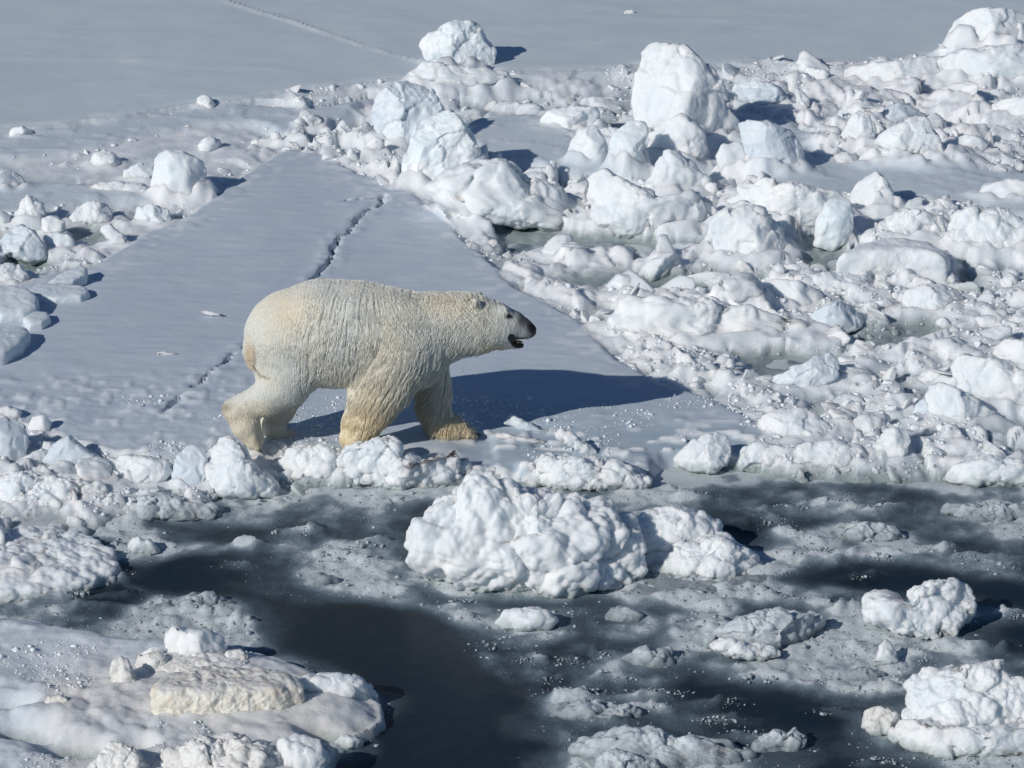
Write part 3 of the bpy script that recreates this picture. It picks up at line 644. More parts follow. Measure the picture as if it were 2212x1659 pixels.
 ('snow_ridge', 'low snow ridge along the near edge of the floe right of centre', [(1130,1040),(1145,1000),(1180,985),(1250,985),(1310,995),(1370,1005),(1415,1030),(1400,1060),(1300,1062),(1200,1060)], dict(depth=.35, lump=.9, cuts=2, res=6, seed=92, zb=0)),
 # big lumps in the water
 ('snow_mass', 'largest knobbly white ice mass floating at the centre of the water', [(888,1170),(896,1130),(925,1095),(970,1068),(1010,1040),(1060,1028),(1105,1042),(1150,1062),(1220,1070),(1290,1085),(1350,1108),(1385,1145),(1386,1205),(1388,1245),(1340,1272),(1220,1284),(1100,1282),(980,1262),(905,1230)], dict(depth=.5, lump=.85, cuts=5, res=7, seed=93, zb=0)),
 ('snow_mass', 'white shoulder of snow joined to the right of the largest mass', [(1340,1195),(1350,1135),(1390,1108),(1450,1095),(1510,1102),(1552,1128),(1560,1165),(1520,1200),(1430,1215)], dict(depth=.6, lump=.45, cuts=4, res=5, seed=94, zb=0)),
 ('snow_mass', 'low white snow tongue trailing right into the slush', [(1360,1240),(1400,1195),(1480,1165),(1560,1158),(1610,1185),(1652,1222),(1640,1245),(1560,1258),(1450,1258)], dict(depth=.7, lump=.5, cuts=3, res=5, seed=95, zb=0)),
 ('snow_mass', 'big tufted white ice mass in the lower right corner', [(1955,1560),(1955,1470),(1990,1445),(2040,1435),(2060,1425),(2100,1440),(2140,1430),(2170,1425),(2185,1455),(2212,1480),(2230,1550),(2200,1600),(2080,1610),(1980,1600)], dict(depth=.55, lump=.7, cuts=5, res=6, seed=96, zb=0)),
 ('snow_mass', 'bright white snow apron under the tufted mass in the lower right corner', [(1895,1590),(1940,1560),(2040,1560),(2140,1570),(2260,1560),(2280,1630),(2180,1640),(2040,1638),(1930,1615)], dict(depth=.3, lump=.35, cuts=3, res=6, seed=97, zb=0)),
 ('ice_lump', 'dull brownish knob left of the tufted mass at lower right', [(1860,1570),(1870,1535),(1900,1525),(1935,1535),(1948,1565),(1920,1590),(1880,1588)], dict(depth=.6, mat=DIRTY, lump=.3, cuts=3, res=5, seed=98, zb=0)),
 ('ice_cluster', 'double-humped white ice cluster floating at the right', [(1858,1320),(1868,1290),(1900,1278),(1930,1295),(1960,1302),(1985,1270),(2030,1255),(2080,1258),(2110,1290),(2090,1340),(2060,1378),(2000,1385),(1920,1360),(1870,1345)], dict(depth=.55, lump=.75, cuts=3, res=6, seed=99, zb=0)),
 ('slush_floe', 'flat slushy floe with a white crest between the two dark leads at right', [(1485,1400),(1500,1365),(1550,1345),(1620,1330),(1660,1318),(1700,1315),(1760,1325),(1785,1345),(1770,1390),(1720,1425),(1650,1445),(1560,1435),(1500,1420)], dict(depth=.6, mat=SLUSH, lump=.5, cuts=2, res=6, seed=100, zb=-.10)),
 ('ice_lump', 'white crest on the far side of the flat slushy floe', [(1625,1345),(1650,1322),(1690,1316),(1740,1325),(1755,1345),(1700,1355),(1650,1356)], dict(depth=.5, lump=.6, cuts=2, res=5, seed=101, zb=.04)),
 ('ice_lump', 'low white crest on the near side of the flat slushy floe', [(1530,1395),(1560,1378),(1610,1385),(1680,1400),(1690,1418),(1620,1428),(1560,1415)], dict(depth=.4, lump=.6, cuts=2, res=5, seed=102, zb=.02)),
 ('ice_lump', 'grey-white two-peaked lump floating below the centre mass', [(1335,1425),(1370,1405),(1395,1393),(1420,1405),(1445,1395),(1465,1415),(1475,1440),(1430,1455),(1370,1450)], dict(depth=.5, mat=SLUSH, lump=.6, cuts=2, res=5, seed=103, zb=-.02)),
 ('ice_lump', 'smooth white hump afloat just below the largest mass', [(1068,1345),(1090,1318),(1130,1310),(1180,1318),(1208,1340),(1190,1360),(1120,1366),(1078,1358)], dict(depth=.5, lump=.35, cuts=2, res=5, seed=104, zb=0)),
 ('ice_lump', 'small grey-white patch of ice right of the smooth hump', [(1305,1335),(1320,1312),(1360,1312),(1390,1328),(1385,1350),(1345,1358),(1315,1350)], dict(depth=.6, mat=SLUSH, lump=.6, cuts=2, res=4, seed=105, zb=-.02)),
 ('ice_lump', 'lumpy white patch afloat left of the largest mass', [(648,1270),(662,1245),(695,1238),(730,1250),(742,1268),(710,1280),(665,1282)], dict(depth=.6, mat=SLUSH, lump=.7, cuts=2, res=4, seed=106, zb=-.02)),
 ('ice_lump', 'peaked little lump above the lumpy patch left of the largest mass', [(665,1210),(678,1198),(700,1192),(715,1205),(705,1216),(680,1218)], dict(depth=.6, mat=SLUSH, lump=.5, cuts=2, res=4, seed=107, zb=-.01)),
 ('ice_cluster', 'low white cluster floating at the far right of the dark lead', [(1790,1165),(1810,1140),(1850,1128),(1900,1130),(1940,1145),(1960,1165),(1920,1180),(1850,1185)], dict(depth=.5, mat=SLUSH, lump=.8, cuts=2, res=5, seed=108, zb=-.02)),
 ('ice_cluster', 'whitish ice patch at the right edge by the waterline bank', [(2030,1105),(2060,1090),(2130,1092),(2200,1090),(2260,1100),(2260,1130),(2180,1140),(2080,1130)], dict(depth=.4, mat=SLUSH, lump=.8, cuts=2, res=5, seed=109, zb=-.02)),
 ('ice_lump', 'small white pinnacle lump under the double-humped cluster', [(1885,1430),(1900,1395),(1915,1380),(1935,1405),(1942,1430),(1915,1440)], dict(depth=.6, lump=.5, cuts=2, res=4, seed=110, zb=0)),
 ('ice_lump', 'low white patch left of the small pinnacle lump', [(1820,1465),(1835,1448),(1870,1440),(1910,1452),(1915,1470),(1870,1482),(1835,1478)], dict(depth=.6, mat=SLUSH, lump=.6, cuts=2, res=4, seed=111, zb=-.01)),
 ('slush_floe', 'pale slushy floe at the bottom edge right of the dark channel', [(1220,1620),(1260,1590),(1330,1575),(1420,1580),(1520,1600),(1600,1610),(1640,1630),(1600,1680),(1400,1690),(1250,1660)], dict(depth=.35, mat=SLUSH, lump=.6, cuts=2, res=6, seed=112, zb=-.06)),
 ('slush_floe', 'crumbly slush strip above the pale floe at the bottom edge', [(1180,1545),(1210,1525),(1280,1515),(1360,1520),(1440,1540),(1480,1565),(1420,1585),(1300,1580),(1210,1570)], dict(depth=.4, mat=SLUSH, lump=.8, cuts=2, res=6, seed=113, zb=-.05)),
 ('ice_lump', 'grey knobbly lump right of the pale floe at the bottom', [(1620,1620),(1635,1590),(1670,1575),(1700,1585),(1720,1570),(1745,1595),(1735,1625),(1680,1640)], dict(depth=.5, mat=SLUSH, lump=.8, cuts=2, res=5, seed=114, zb=-.02)),
 ('ice_lump', 'frosty ice lump cut by the bottom edge', [(1280,1660),(1300,1630),(1350,1620),(1400,1640),(1440,1660),(1440,1700),(1290,1700)], dict(depth=.5, mat=SLUSH, lump=.8, cuts=2, res=5, seed=115, zb=-.02)),
 ('slush_floe', 'round grey slush pan beside the shelf at lower left', [(300,1355),(330,1315),(400,1290),(460,1280),(510,1300),(545,1335),(520,1370),(440,1380),(350,1372)], dict(depth=.7, mat=SLUSH, lump=.35, cuts=2, res=5, seed=116, zb=-.14)),
 # lower-left shelf
 ('snow_block', 'bright white snow block behind the thick dirty slab', [(352,1400),(360,1365),(375,1350),(400,1358),(450,1362),(485,1380),(492,1400),(470,1420),(400,1428),(362,1418)], dict(depth=.6, lump=.35, cuts=4, res=5, seed=118, zb=.15)),
 ('snow_mound', 'white mound at the right tip of the lower left shelf', [(640,1480),(660,1458),(720,1452),(775,1460),(810,1490),(820,1525),(760,1545),(690,1530)], dict(depth=.5, lump=.3, cuts=3, res=5, seed=119, zb=.0)),
 ('snow_mound', 'rounded white mound at the bottom of the shelf by the dark water', [(590,1640),(600,1600),(640,1585),(690,1600),(710,1640),(700,1690),(610,1690)], dict(depth=.6, lump=.5, cuts=3, res=5, seed=120, zb=.05)),
 ('ice_lump', 'small white lump in the dark water right of the rounded mound', [(722,1605),(735,1588),(765,1590),(790,1600),(780,1615),(745,1620)], dict(depth=.6, lump=.6, cuts=2, res=4, seed=121, zb=0)),
 ('snow_lump', 'brownish snow lump just left of the thick dirty slab', [(235,1460),(245,1425),(262,1415),(280,1430),(295,1470),(270,1480),(245,1475)], dict(depth=.6, mat=DIRTY, lump=.6, cuts=3, res=4, seed=122, zb=.15)),
 ('snow_lump', 'pinkish-grey lump between the white block and the dirty slab\'s left end', [(290,1440),(300,1415),(340,1405),(362,1420),(350,1445),(310,1452)], dict(depth=.6, mat=DIRTY, lump=.4, cuts=3, res=4, seed=123, zb=.15)),
 ('snow_lump', 'small beige lump right of the white block', [(480,1425),(490,1405),(520,1402),(538,1415),(530,1432),(500,1436)], dict(depth=.7, mat=DIRTY, lump=.4, cuts=3, res=4, seed=124, zb=.15)),
 ('snow_lump', 'small yellowish knob far left on the lower left shelf', [(95,1520),(102,1505),(130,1500),(148,1510),(140,1526),(110,1530)], dict(depth=.7, mat=YELLOW, lump=.4, cuts=3, res=4, seed=125, zb=.15)),
 ('snow_mound', 'snow mound at the lower left corner beside the blue hollow', [(180,1690),(200,1640),(240,1605),(285,1610),(320,1650),(330,1700)], dict(depth=.6, mat=DIRTY, lump=.5, cuts=3, res=5, seed=126, zb=.1)),
]
BLOCKS += [
 ('ice_shard', 'thin bright ice shard lying on the bare floe left of the bear', [(430,673),(445,670),(487,680),(485,685),(450,681)], dict(depth=.2, lump=0, cuts=1, res=3, seed=132, zb=.12)),
 ('ice_shard', 'faint little ice shard on the floe near the left slabs', [(325,763),(350,759),(390,764),(380,767),(345,768)], dict(depth=.2, lump=0, cuts=1, res=3, seed=133, zb=.115)),
 ('snow_ridge', 'narrow crumbly snow ridge running over the wet floe right of the fore paw', [(1195,932),(1215,926),(1245,940),(1280,962),(1295,985),(1270,985),(1230,962),(1200,945)], dict(depth=.25, lump=.9, cuts=1, res=5, seed=134, zb=.06)),
 ('snow_ridge', 'thin snow streak at the right of the fore paw, running level', [(1060,938),(1090,934),(1140,945),(1185,952),(1180,960),(1120,957),(1075,948)], dict(depth=.2, lump=.7, cuts=1, res=5, seed=135, zb=.07)),
 ('snow_ridge', 'low wet snow hump on the floe just right of the bear shadow', [(1085,915),(1105,896),(1125,905),(1170,925),(1215,935),(1200,942),(1130,932)], dict(depth=.3, mat=GREY, lump=.5, cuts=1, res=5, seed=136, zb=.05)),
 ('slush_floe', 'dull slush pan left of the largest mass in the open water', [(560,1225),(600,1195),(700,1180),(800,1190),(850,1215),(820,1250),(700,1265),(600,1250)], dict(depth=.6, mat=SLUSH, lump=.5, cuts=1, res=6, seed=138, zb=-.2)),
 ('snow_lump', 'white lump on top of the shelf, left end of the white block', [(300,1415),(330,1395),(355,1400),(352,1425),(318,1430)], dict(depth=.6, lump=.5, cuts=3, res=4, seed=139, zb=.14)),
 ('snow_mass', 'grey-white crumbled bank at the bottom of the lower left shelf', [(330,1700),(350,1640),(420,1600),(520,1590),(580,1610),(600,1650),(590,1700)], dict(depth=.5, mat=DIRTY, lump=.8, cuts=2, res=6, seed=140, zb=.08)),
]
FOOT = []
for nm, lab, out, kw in BLOCKS:
    o_ = np.array(out, float)
    if o_[:, 1].max() < 1040 or kw.get('zb', 1) > 0.03: continue
    g_ = at(0.5*(o_[:, 0].min()+o_[:, 0].max()), o_[:, 1].max(), 0.0); w_ = (o_[:, 0].max()-o_[:, 0].min())*np.linalg.norm(g_-C0)*PX
    dd_ = kw.get('depth', .7)*w_
    FOOT.append((g_[0], g_[1]+0.42*dd_, 0.5*w_+0.05, 0.5*dd_+0.12))
SLABS = [
 ('wet low snow bank jutting into the water at the left', [(-80,1240),(-60,1160),(20,1128),(120,1125),(190,1145),(240,1175),(262,1200),(245,1225),(190,1245),(110,1262),(0,1270)], .12, dict(zb=0, mat=SNOW, seed=90, lump=1.3, rough=2.2, n=4, res=7)),
 ('flat slushy apron of snow at the foot of the largest mass, right side', [(1330,1262),(1400,1225),(1500,1215),(1600,1215),(1690,1235),(1700,1258),(1620,1278),(1500,1285),(1380,1285)], .03, dict(zb=0, mat=SLUSH, seed=152, lump=.9, rough=2, n=3, res=6)),
 ('low crusted snow pad left under the white block on the shelf', [(300,1425),(330,1405),(420,1398),(500,1402),(545,1415),(520,1432),(420,1440),(330,1438)], .06, dict(zb=.15, mat=DIRTY, seed=153, lump=1, rough=2, n=3, res=6)),
 ('upper smooth grey slab lying on the floe with a pointed blue shadow', [(98,600),(130,586),(178,574),(190,580),(186,592),(158,603),(118,610)], .10, dict(zb=.12, mat=GREY, seed=35, lump=0, tilt=(.12, .1))),
 ('lower smooth grey slab on the floe with a small round shadow', [(55,624),(80,608),(130,610),(188,618),(194,628),(176,636),(120,640),(75,636)], .07, dict(zb=.12, mat=GREY, seed=36, lump=0, tilt=(.03, .05))),
 ('rounded grey slab at the left edge with a broad blue shadow', [(-60,650),(-20,624),(20,616),(62,624),(84,640),(80,655),(50,664),(0,668)], .13, dict(zb=.12, mat=GREY, seed=37, lump=.1, tilt=(.05, .1))),
 ('small grey slab tucked between the rounded slab and its shadow', [(48,684),(75,668),(104,670),(110,684),(90,695),(62,698)], .07, dict(zb=.12, mat=GREY, seed=38, lump=0, res=5)),
 ('lowest smooth grey slab at the left edge beside the bare floe', [(-90,735),(-40,708),(20,700),(58,702),(66,714),(50,735),(10,758),(-60,770)], .12, dict(zb=.12, mat=GREY, seed=39, lump=0)),
 ('tabular flat-topped white block with dark water at its right end', [(1802,545),(1850,522),(1900,508),(1955,505),(2015,512),(2054,534),(2046,546),(1960,540),(1880,544)], .37, dict(zb=0, mat=SNOW, seed=53, lump=.35, res=7, n=5, tilt=(-.02, 0))),
 ('thick pale slab with yellowish front face on the lower left shelf', [(322,1478),(345,1452),(385,1434),(450,1424),(530,1430),(605,1438),(648,1452),(655,1468),(610,1480),(540,1487),(450,1492),(370,1492),(332,1486)], .20, dict(zb=.13, mat=YELLOW, seed=117, lump=.8, res=7, n=4.5, rough=2.2)),
 ('pale broken ice plate lying just under the far fore paw of the bear', [(925,948),(945,938),(1000,936),(1014,944),(1008,956),(960,960)], .07, dict(zb=.03, mat=BLUE, seed=130, lump=0, res=5, n=8, rough=.5)),
 ('flat white ice plate between the two fore paws at the edge of the floe', [(828,954),(858,942),(912,938),(922,946),(916,958),(855,964)], .06, dict(zb=.05, mat=SNOW, seed=131, lump=0, res=5, n=8, rough=.5)),
]
for lab, out, T_, kw in SLABS: slab('snow_bank' if 'snow' in lab else 'ice_plate' if 'plate' in lab else 'ice_block' if 'block' in lab else 'ice_slab', lab, 'snow bank' if 'snow' in lab else 'ice plate' if 'plate' in lab else 'ice block' if 'block' in lab else 'ice slab', out, T_, **kw)
rsb = np.random.RandomState(5)
for nm, lab, out, kw in BLOCKS:
    B(nm, lab, nm.replace('_', ' '), out, **kw)
# ------------------------------------------------------------------ the sea, with slush drifting in it
# frothy clumps seen in the slush (photo position, half width, half depth)
CL = [(1000,1303,35,6),(1012,1340,35,8),(1080,1395,50,9),(1140,1430,25,8),(1230,1432,40,9),(1290,1418,30,8),(1180,1470,30,6),(1240,1500,80,9),(1400,1530,50,10),(1330,1562,60,8),(1700,1345,60,8),(1540,1350,30,8),
 (1650,1130,60,10),(1720,1160,50,8),(1780,1200,110,12),(1900,1205,60,8),(2010,1190,50,9),(2100,1210,50,9),(2180,1225,40,9),(1640,1290,80,10),(1560,1305,40,8),(1740,1300,50,8),(1840,1312,30,8),(1500,1290,50,8),(1640,1470,60,7),
 (1760,1480,50,8),(1560,1560,50,10),(1600,1590,50,8),(1480,1632,80,14),(1330,1645,60,10),(1820,1400,40,9),(2000,1425,40,9),(2080,1400,60,9),(2180,1330,40,9),(2150,1402,40,8),(210,1310,40,9),(160,1290,50,10),(260,1292,40,7),
 (120,1262,60,10),(60,1285,50,9),(240,1240,40,8),(560,1180,40,6),(640,1150,50,6),(720,1205,50,8),(800,1180,50,7),(520,1222,40,6),(820,1272,40,6),(1700,1100,60,7),(1800,1088,60,6),(1900,1100,50,6),(1480,1070,50,7),
 (1500,1255,60,7),(1660,1240,50,7),(1580,1272,60,7),(1420,1500,60,8),(1340,1470,40,7),(1560,1520,60,7),(1850,1250,40,4),(1960,1480,40,9),(1800,1540,40,6),(1880,1490,50,8),(2190,1490,40,8),(1900,1650,50,8),
 (340,1350,60,10),(440,1330,70,10),(500,1350,40,8),(30,1180,60,10),(120,1200,60,10),(300,1120,60,8),(420,1105,60,7)]
DARK = [world(p, 0) for p in (
    [(275, 1215), (420, 1198), (560, 1215), (650, 1262), (760, 1300), (900, 1318), (950, 1345), (1000, 1410), (1090, 1480), (1190, 1560), (1200, 1800), (700, 1800), (780, 1560), (830, 1520), (770, 1450), (620, 1395), (550, 1350), (500, 1292), (380, 1280), (280, 1262)],
    [(1410, 1452), (1500, 1440), (1660, 1490), (1830, 1535), (1830, 1580), (1700, 1590), (1560, 1530), (1440, 1480)],
    [(1690, 1248), (1850, 1228), (2010, 1232), (2120, 1255), (2300, 1280), (2300, 1330), (2120, 1290), (1980, 1275), (1860, 1272)],
    [(1540, 1128), (1640, 1132), (1650, 1190), (1580, 1170)],
    [(2040, 1345), (2300, 1345), (2300, 1410), (2120, 1400)],
    [(1640, 1610), (1820, 1585), (1950, 1640), (2100, 1700), (1600, 1700)],
    [(330, 1130), (460, 1135), (560, 1150), (500, 1165), (380, 1160)],
    [(900, 1270), (960, 1295), (1180, 1303), (1330, 1300), (1330, 1308), (1100, 1315), (920, 1300)],
    [(1400, 1560), (1640, 1610), (1560, 1625), (1380, 1590)],
    [(160, 1290), (260, 1262), (300, 1290), (240, 1330), (180, 1320)],
)]
SOFT = [0.10, 0.16, 0.12, 0.1, 0.12, 0.16, 0.12, 0.10, 0.12, 0.1]
def sea_state(x, y):
    u, v = proj(x, y, 0)
    dk = np.zeros_like(x)
    wob = 0.10*fbm2(x*2.2, y*1.6, 4, 91)
    for p, s_ in zip(DARK, SOFT):
        dk = np.maximum(dk, sstep(-s_*1.6, s_, sdpoly(x, y, p)+wob))
    shore = sstep(0.9, 0.05, sdpoly(x, y, SEA))
    inland = sstep(1060, 1030, v)
    n = 0.5+0.5*fbm2(x*1.6, y*1.1, 4, 92); n2 = 0.5+0.5*fbm2(x*6, y*5, 4, 93)
    dens = 0.55+0.9*(n-0.5)+0.95*(n2-0.5)+0.18*shore*(0.4+0.6*n)+0.35*inland
    ring = np.zeros_like(x)
    for bx_, by_, rx_, ry_ in FOOT:
        r_ = np.sqrt(((x-bx_)/rx_)**2+((y-by_)/ry_)**2)+0.5*(n2-0.5)
        ring = np.maximum(ring, sstep(1.75, 0.95, r_))
    dens = dens*(1-dk)+0.42*ring*(0.5+n)
    cl = np.zeros_like(x); uw = u+60*fbm2(x*3, y*3, 2, 96); vw = v+14*fbm2(x*3, y*3, 2, 97)
    for a_, b_, c_, d_ in CL: cl = np.maximum(cl, np.exp(-(((uw-a_)/(c_*0.9))**2+((vw-b_)/(d_*0.9))**2)))
    dens = dens+0.40*cl*(0.4+1.2*n2)
    dens = np.clip(dens, 0, 1.1)
    hz = 0.045*np.clip(dens-0.52, 0, 1)*(0.3+1.4*fbm2(x*14, y*14, 3, 95).clip(-0.2, 1))
    hz = hz+cl*(0.03+0.05*(fbm2(x*13, y*13, 3, 98).clip(-0.3, 1))+0.03*lumps(x, y, 0.09, 99)/0.09)
    hz = hz*(1-0.9*inland)-0.02*inland
    return dens, dk, hz
ys2 = [19.3]
while ys2[-1] < 36.0: ys2.append(ys2[-1]*(1+(0.0016 if ys2[-1] < 26 else 0.004)))
ys2 = np.array([-60, 0, 12, 18.0]+ys2+[40, 50, 100.0])
sx_, sy_, sF = grid(ys2, 420, np.array([1.1, 1.5, 3, 20, 100.0]))
dens, dk, hz = sea_state(sx_, sy_)
def sea_mat():
    m, t, b = base_mat('sea_water_with_slush')
    pos = N(t, 'ShaderNodeNewGeometry').outputs['Position']
    a = N(t, 'ShaderNodeAttribute', attribute_name='Col')
    sep = N(t, 'ShaderNodeSeparateColor'); t.links.new(a.outputs['Color'], sep.inputs[0])
    n1 = noise(t, pos, 28, 6, 0.75); n2 = noise(t, pos, 110, 4, 0.8); n3 = noise(t, pos, 6, 5, 0.65)
    def madd(x, k, y):
        q = N(t, 'ShaderNodeMath', operation='MULTIPLY_ADD'); t.links.new(x, q.inputs[0]); q.inputs[1].default_value = k
        if isinstance(y, float): q.inputs[2].default_value = y
        else: t.links.new(y, q.inputs[2])
        return q.outputs[0]
    d = madd(n3, 0.35, sep.outputs[0])          # density + broad variation
    d = madd(n1, 0.26, d); d = madd(n2, 0.05, d)
    c = ramp(t, mrange(t, d, 0.33, 1.30), [(0.0, (0.013, 0.024, 0.037)), (0.18, (0.026, 0.038, 0.050)), (0.40, (0.065, 0.092, 0.115)), (0.62, (0.125, 0.17, 0.20)), (0.85, (0.27, 0.335, 0.375)), (1.0, (0.62, 0.67, 0.69))])
    # single grains of ice on the slush
    vor = N(t, 'ShaderNodeTexVoronoi'); vor.inputs['Scale'].default_value = 34; t.links.new(pos, vor.inputs['Vector'])
    g = mrange(t, vor.outputs['Distance'], 0.10, 0.2, 1, 0)
    gm = N(t, 'ShaderNodeMath', operation='MULTIPLY'); t.links.new(g, gm.inputs[0]); t.links.new(mrange(t, d, 0.60, 0.80), gm.inputs[1])
    gm2 = N(t, 'ShaderNodeMath', operation='MULTIPLY'); t.links.new(gm.outputs[0], gm2.inputs[0]); t.links.new(mrange(t, noise(t, pos, 9, 3), 0.5, 0.62), gm2.inputs[1])
    c = mix(t, gm2.outputs[0], c, (0.5, 0.55, 0.57))
    t.links.new(c, b.inputs['Base Color'])
    t.links.new(mrange(t, d, 0.45, 0.8, 0.34, 0.65), b.inputs['Roughness'])
    b.inputs['IOR'].default_value = 1.33; b.inputs['Specular IOR Level'].default_value = 0.18
    bb = N(t, 'ShaderNodeMath', operation='MULTIPLY'); t.links.new(n2, bb.inputs[0]); t.links.new(mrange(t, d, 0.5, 0.9), bb.inputs[1])
    bb2 = N(t, 'ShaderNodeMath', operation='MULTIPLY'); t.links.new(n1, bb2.inputs[0]); t.links.new(mrange(t, d, 0.5, 0.9), bb2.inputs[1])
    bump(t, b, [bb2.outputs[0], bb.outputs[0], n3], [0.010, 0.003, 0.003])
    return m
sea_me = mesh_np('water', np.stack([sx_, sy_, hz*(sy_ < 44)], 1), sF, sea_mat(), col=np.stack([dens, dk, dens*0], 1))
link('water', sea_me, kind='structure', label='dark sea water with grey slush drifting between the floes')
# ------------------------------------------------------------------ loose chunks
def chunk(res, seed, lump=0.3, cuts=9, fine=0.0):
    V, F = ico(res); rs = np.random.RandomState(seed)
    r = np.full(len(V), 9.0)
    for k in range(cuts):
        nn = rs.normal(size=3); nn /= np.linalg.norm(nn)
        s = V@nn; r = np.minimum(r, np.where(s > 0.05, rs.uniform(0.55, 1.0)/np.maximum(s, 0.05), 9.0))
    r = np.minimum(r, 1.25)
    P = V*r[:, None]
    P *= np.array([1.0, rs.uniform(0.7, 1.0), rs.uniform(0.5, 0.85)])
    nn = vnormals(P, F)
    q = P+rs.uniform(-9, 9, 3)
    P = P+nn*(lump*(0.35*(dome(wor3(q, 1.6, seed))-0.7)+0.16*(dome(wor3(q, 4.0, seed+1))-0.7))+0.07*fbm3(q, 3, 3, seed))[:, None]
    if fine:
        nn = vnormals(P, F); f_, fac, cr_ = wor3g(q, 2.0, seed)
        P = P+nn*(0.07*fac-0.03*cr_+fine*(dome(wor3(q, 7.0, seed+5))-0.7)+0.04*fbm3(q, 9, 3, seed))[:, None]
    return P, F
T2 = [chunk(3, 300+i, 0.5, 7+i%4, 0.05) for i in range(12)]
T1 = [chunk(1, 400+i, 0.2, 8) for i in range(10)]
rs = np.random.RandomState(77)
def rotm(n):
    a = rs.uniform(0, 2*np.pi, n); t = rs.normal(0, 0.5, n); p = rs.uniform(0, 2*np.pi, n)
    ca, sa, ct, st = np.cos(a), np.sin(a), np.cos(t), np.sin(t); cp, sp = np.cos(p), np.sin(p)
    z = np.zeros(n); o = np.ones(n)
    A = np.stack([np.stack([ca, -sa, z], 1), np.stack([sa, ca, z], 1), np.stack([z, z, o], 1)], 1)
    Bm = np.stack([np.stack([ct, z, st], 1), np.stack([z, o, z], 1), np.stack([-st, z, ct], 1)], 1)
    Cm = np.stack([np.stack([cp, -sp, z], 1), np.stack([sp, cp, z], 1), np.stack([z, z, o], 1)], 1)
    return A@Bm@Cm
def strew(name, P, S_, temps, mat, label):
    M = rotm(len(P))*S_[:, None, None]
    Vs = []; Fs = []; off = 0
    idx = rs.randint(0, len(temps), len(P))
    for k, (V, F) in enumerate(temps):
        s = np.where(idx == k)[0]
        if not len(s): continue
        W = np.einsum('nij,vj->nvi', M[s], V)+P[s][:, None, :]
        Vs.append(W.reshape(-1, 3))
        Fs.append((F[None]+(np.arange(len(s))*len(V))[:, None, None]).reshape(-1, 3)+off)
        off += len(s)*len(V)
    me = mesh_np(name, np.concatenate(Vs), np.concatenate(Fs), mat)
    return link(name, me, label, kind='stuff')
def scatter_px(n, u0, u1, v0, v1):
    u = rs.uniform(u0, u1, n); v = rs.uniform(v0, v1, n)
    p = at(u, v, 0.1); return p[:, 0], p[:, 1]
def power(n, a, b, k): return a*(1-rs.uniform(0, 1, n)*(1-(a/b)**k))**(-1/k)
# rubble chunks over the pack ice
x, y = scatter_px(30000, -230, 2440, 130, 1110)
h, c, reg = ground(x, y)
sdf_ = sdpoly(x, y, FLOE); sds = sdpoly(x, y, SEA); fl = np.full(x.shape, -9.0)
for p in FLATS: fl = np.maximum(fl, sdpoly(x, y, p))
clus = vn2(x*1.4, y*1.0, 300)+0.5*vn2(x*4, y*3, 301)
ok = (reg == 0) & (h > 0.0) & (sds < -0.02) & (fl < 0.02) & (clus > 0.70) & ((rs.uniform(0, 1, len(x)) < 0.30) | (proj(x, y, 0.1)[0] > 620) | (proj(x, y, 0.1)[1] > 560)) & (rs.uniform(0, 1, len(x)) < 0.75)
x, y, h, sdf_ = x[ok], y[ok], h[ok], sdf_[ok]
s = power(len(x), 0.013, 0.17, 1.75)
inb = np.full(len(x), -99.0); uu_, vv_ = proj(x, y, h)
for _n, _l, o_, _k in BLOCKS: inb = np.maximum(inb, sdpoly(uu_, vv_, o_)) if True else inb
for l_, o_, t_, kk_ in SLABS: inb = np.maximum(inb, sdpoly(uu_, vv_, o_))
s = np.where(inb > -4, np.minimum(s, 0.028), s)
s = np.where(sdf_ > -0.35, np.minimum(s, 0.06), s)
s = np.where(sds[ok] > -0.5, np.minimum(s, 0.07), s)
P = np.stack([x, y, h-0.05*s], 1)
RUB_P, RUB_S = P, s
ub_, vb_ = proj(P[:, 0], P[:, 1], P[:, 2]); order = np.argsort(-s*((ub_ > -10) & (ub_ < 2222)))
bigi = order[:170]; small = order[170:]
mid = small[s[small] > 0.035]; tiny = small[s[small] <= 0.035]
strew('ice_rubble', P[mid], s[mid], T2, BITS, 'countless small white ice chunks strewn over the pack ice')
strew('ice_crumbs', P[tiny], s[tiny], T1, BITS, 'fine white ice crumbs between the larger chunks of pack ice')
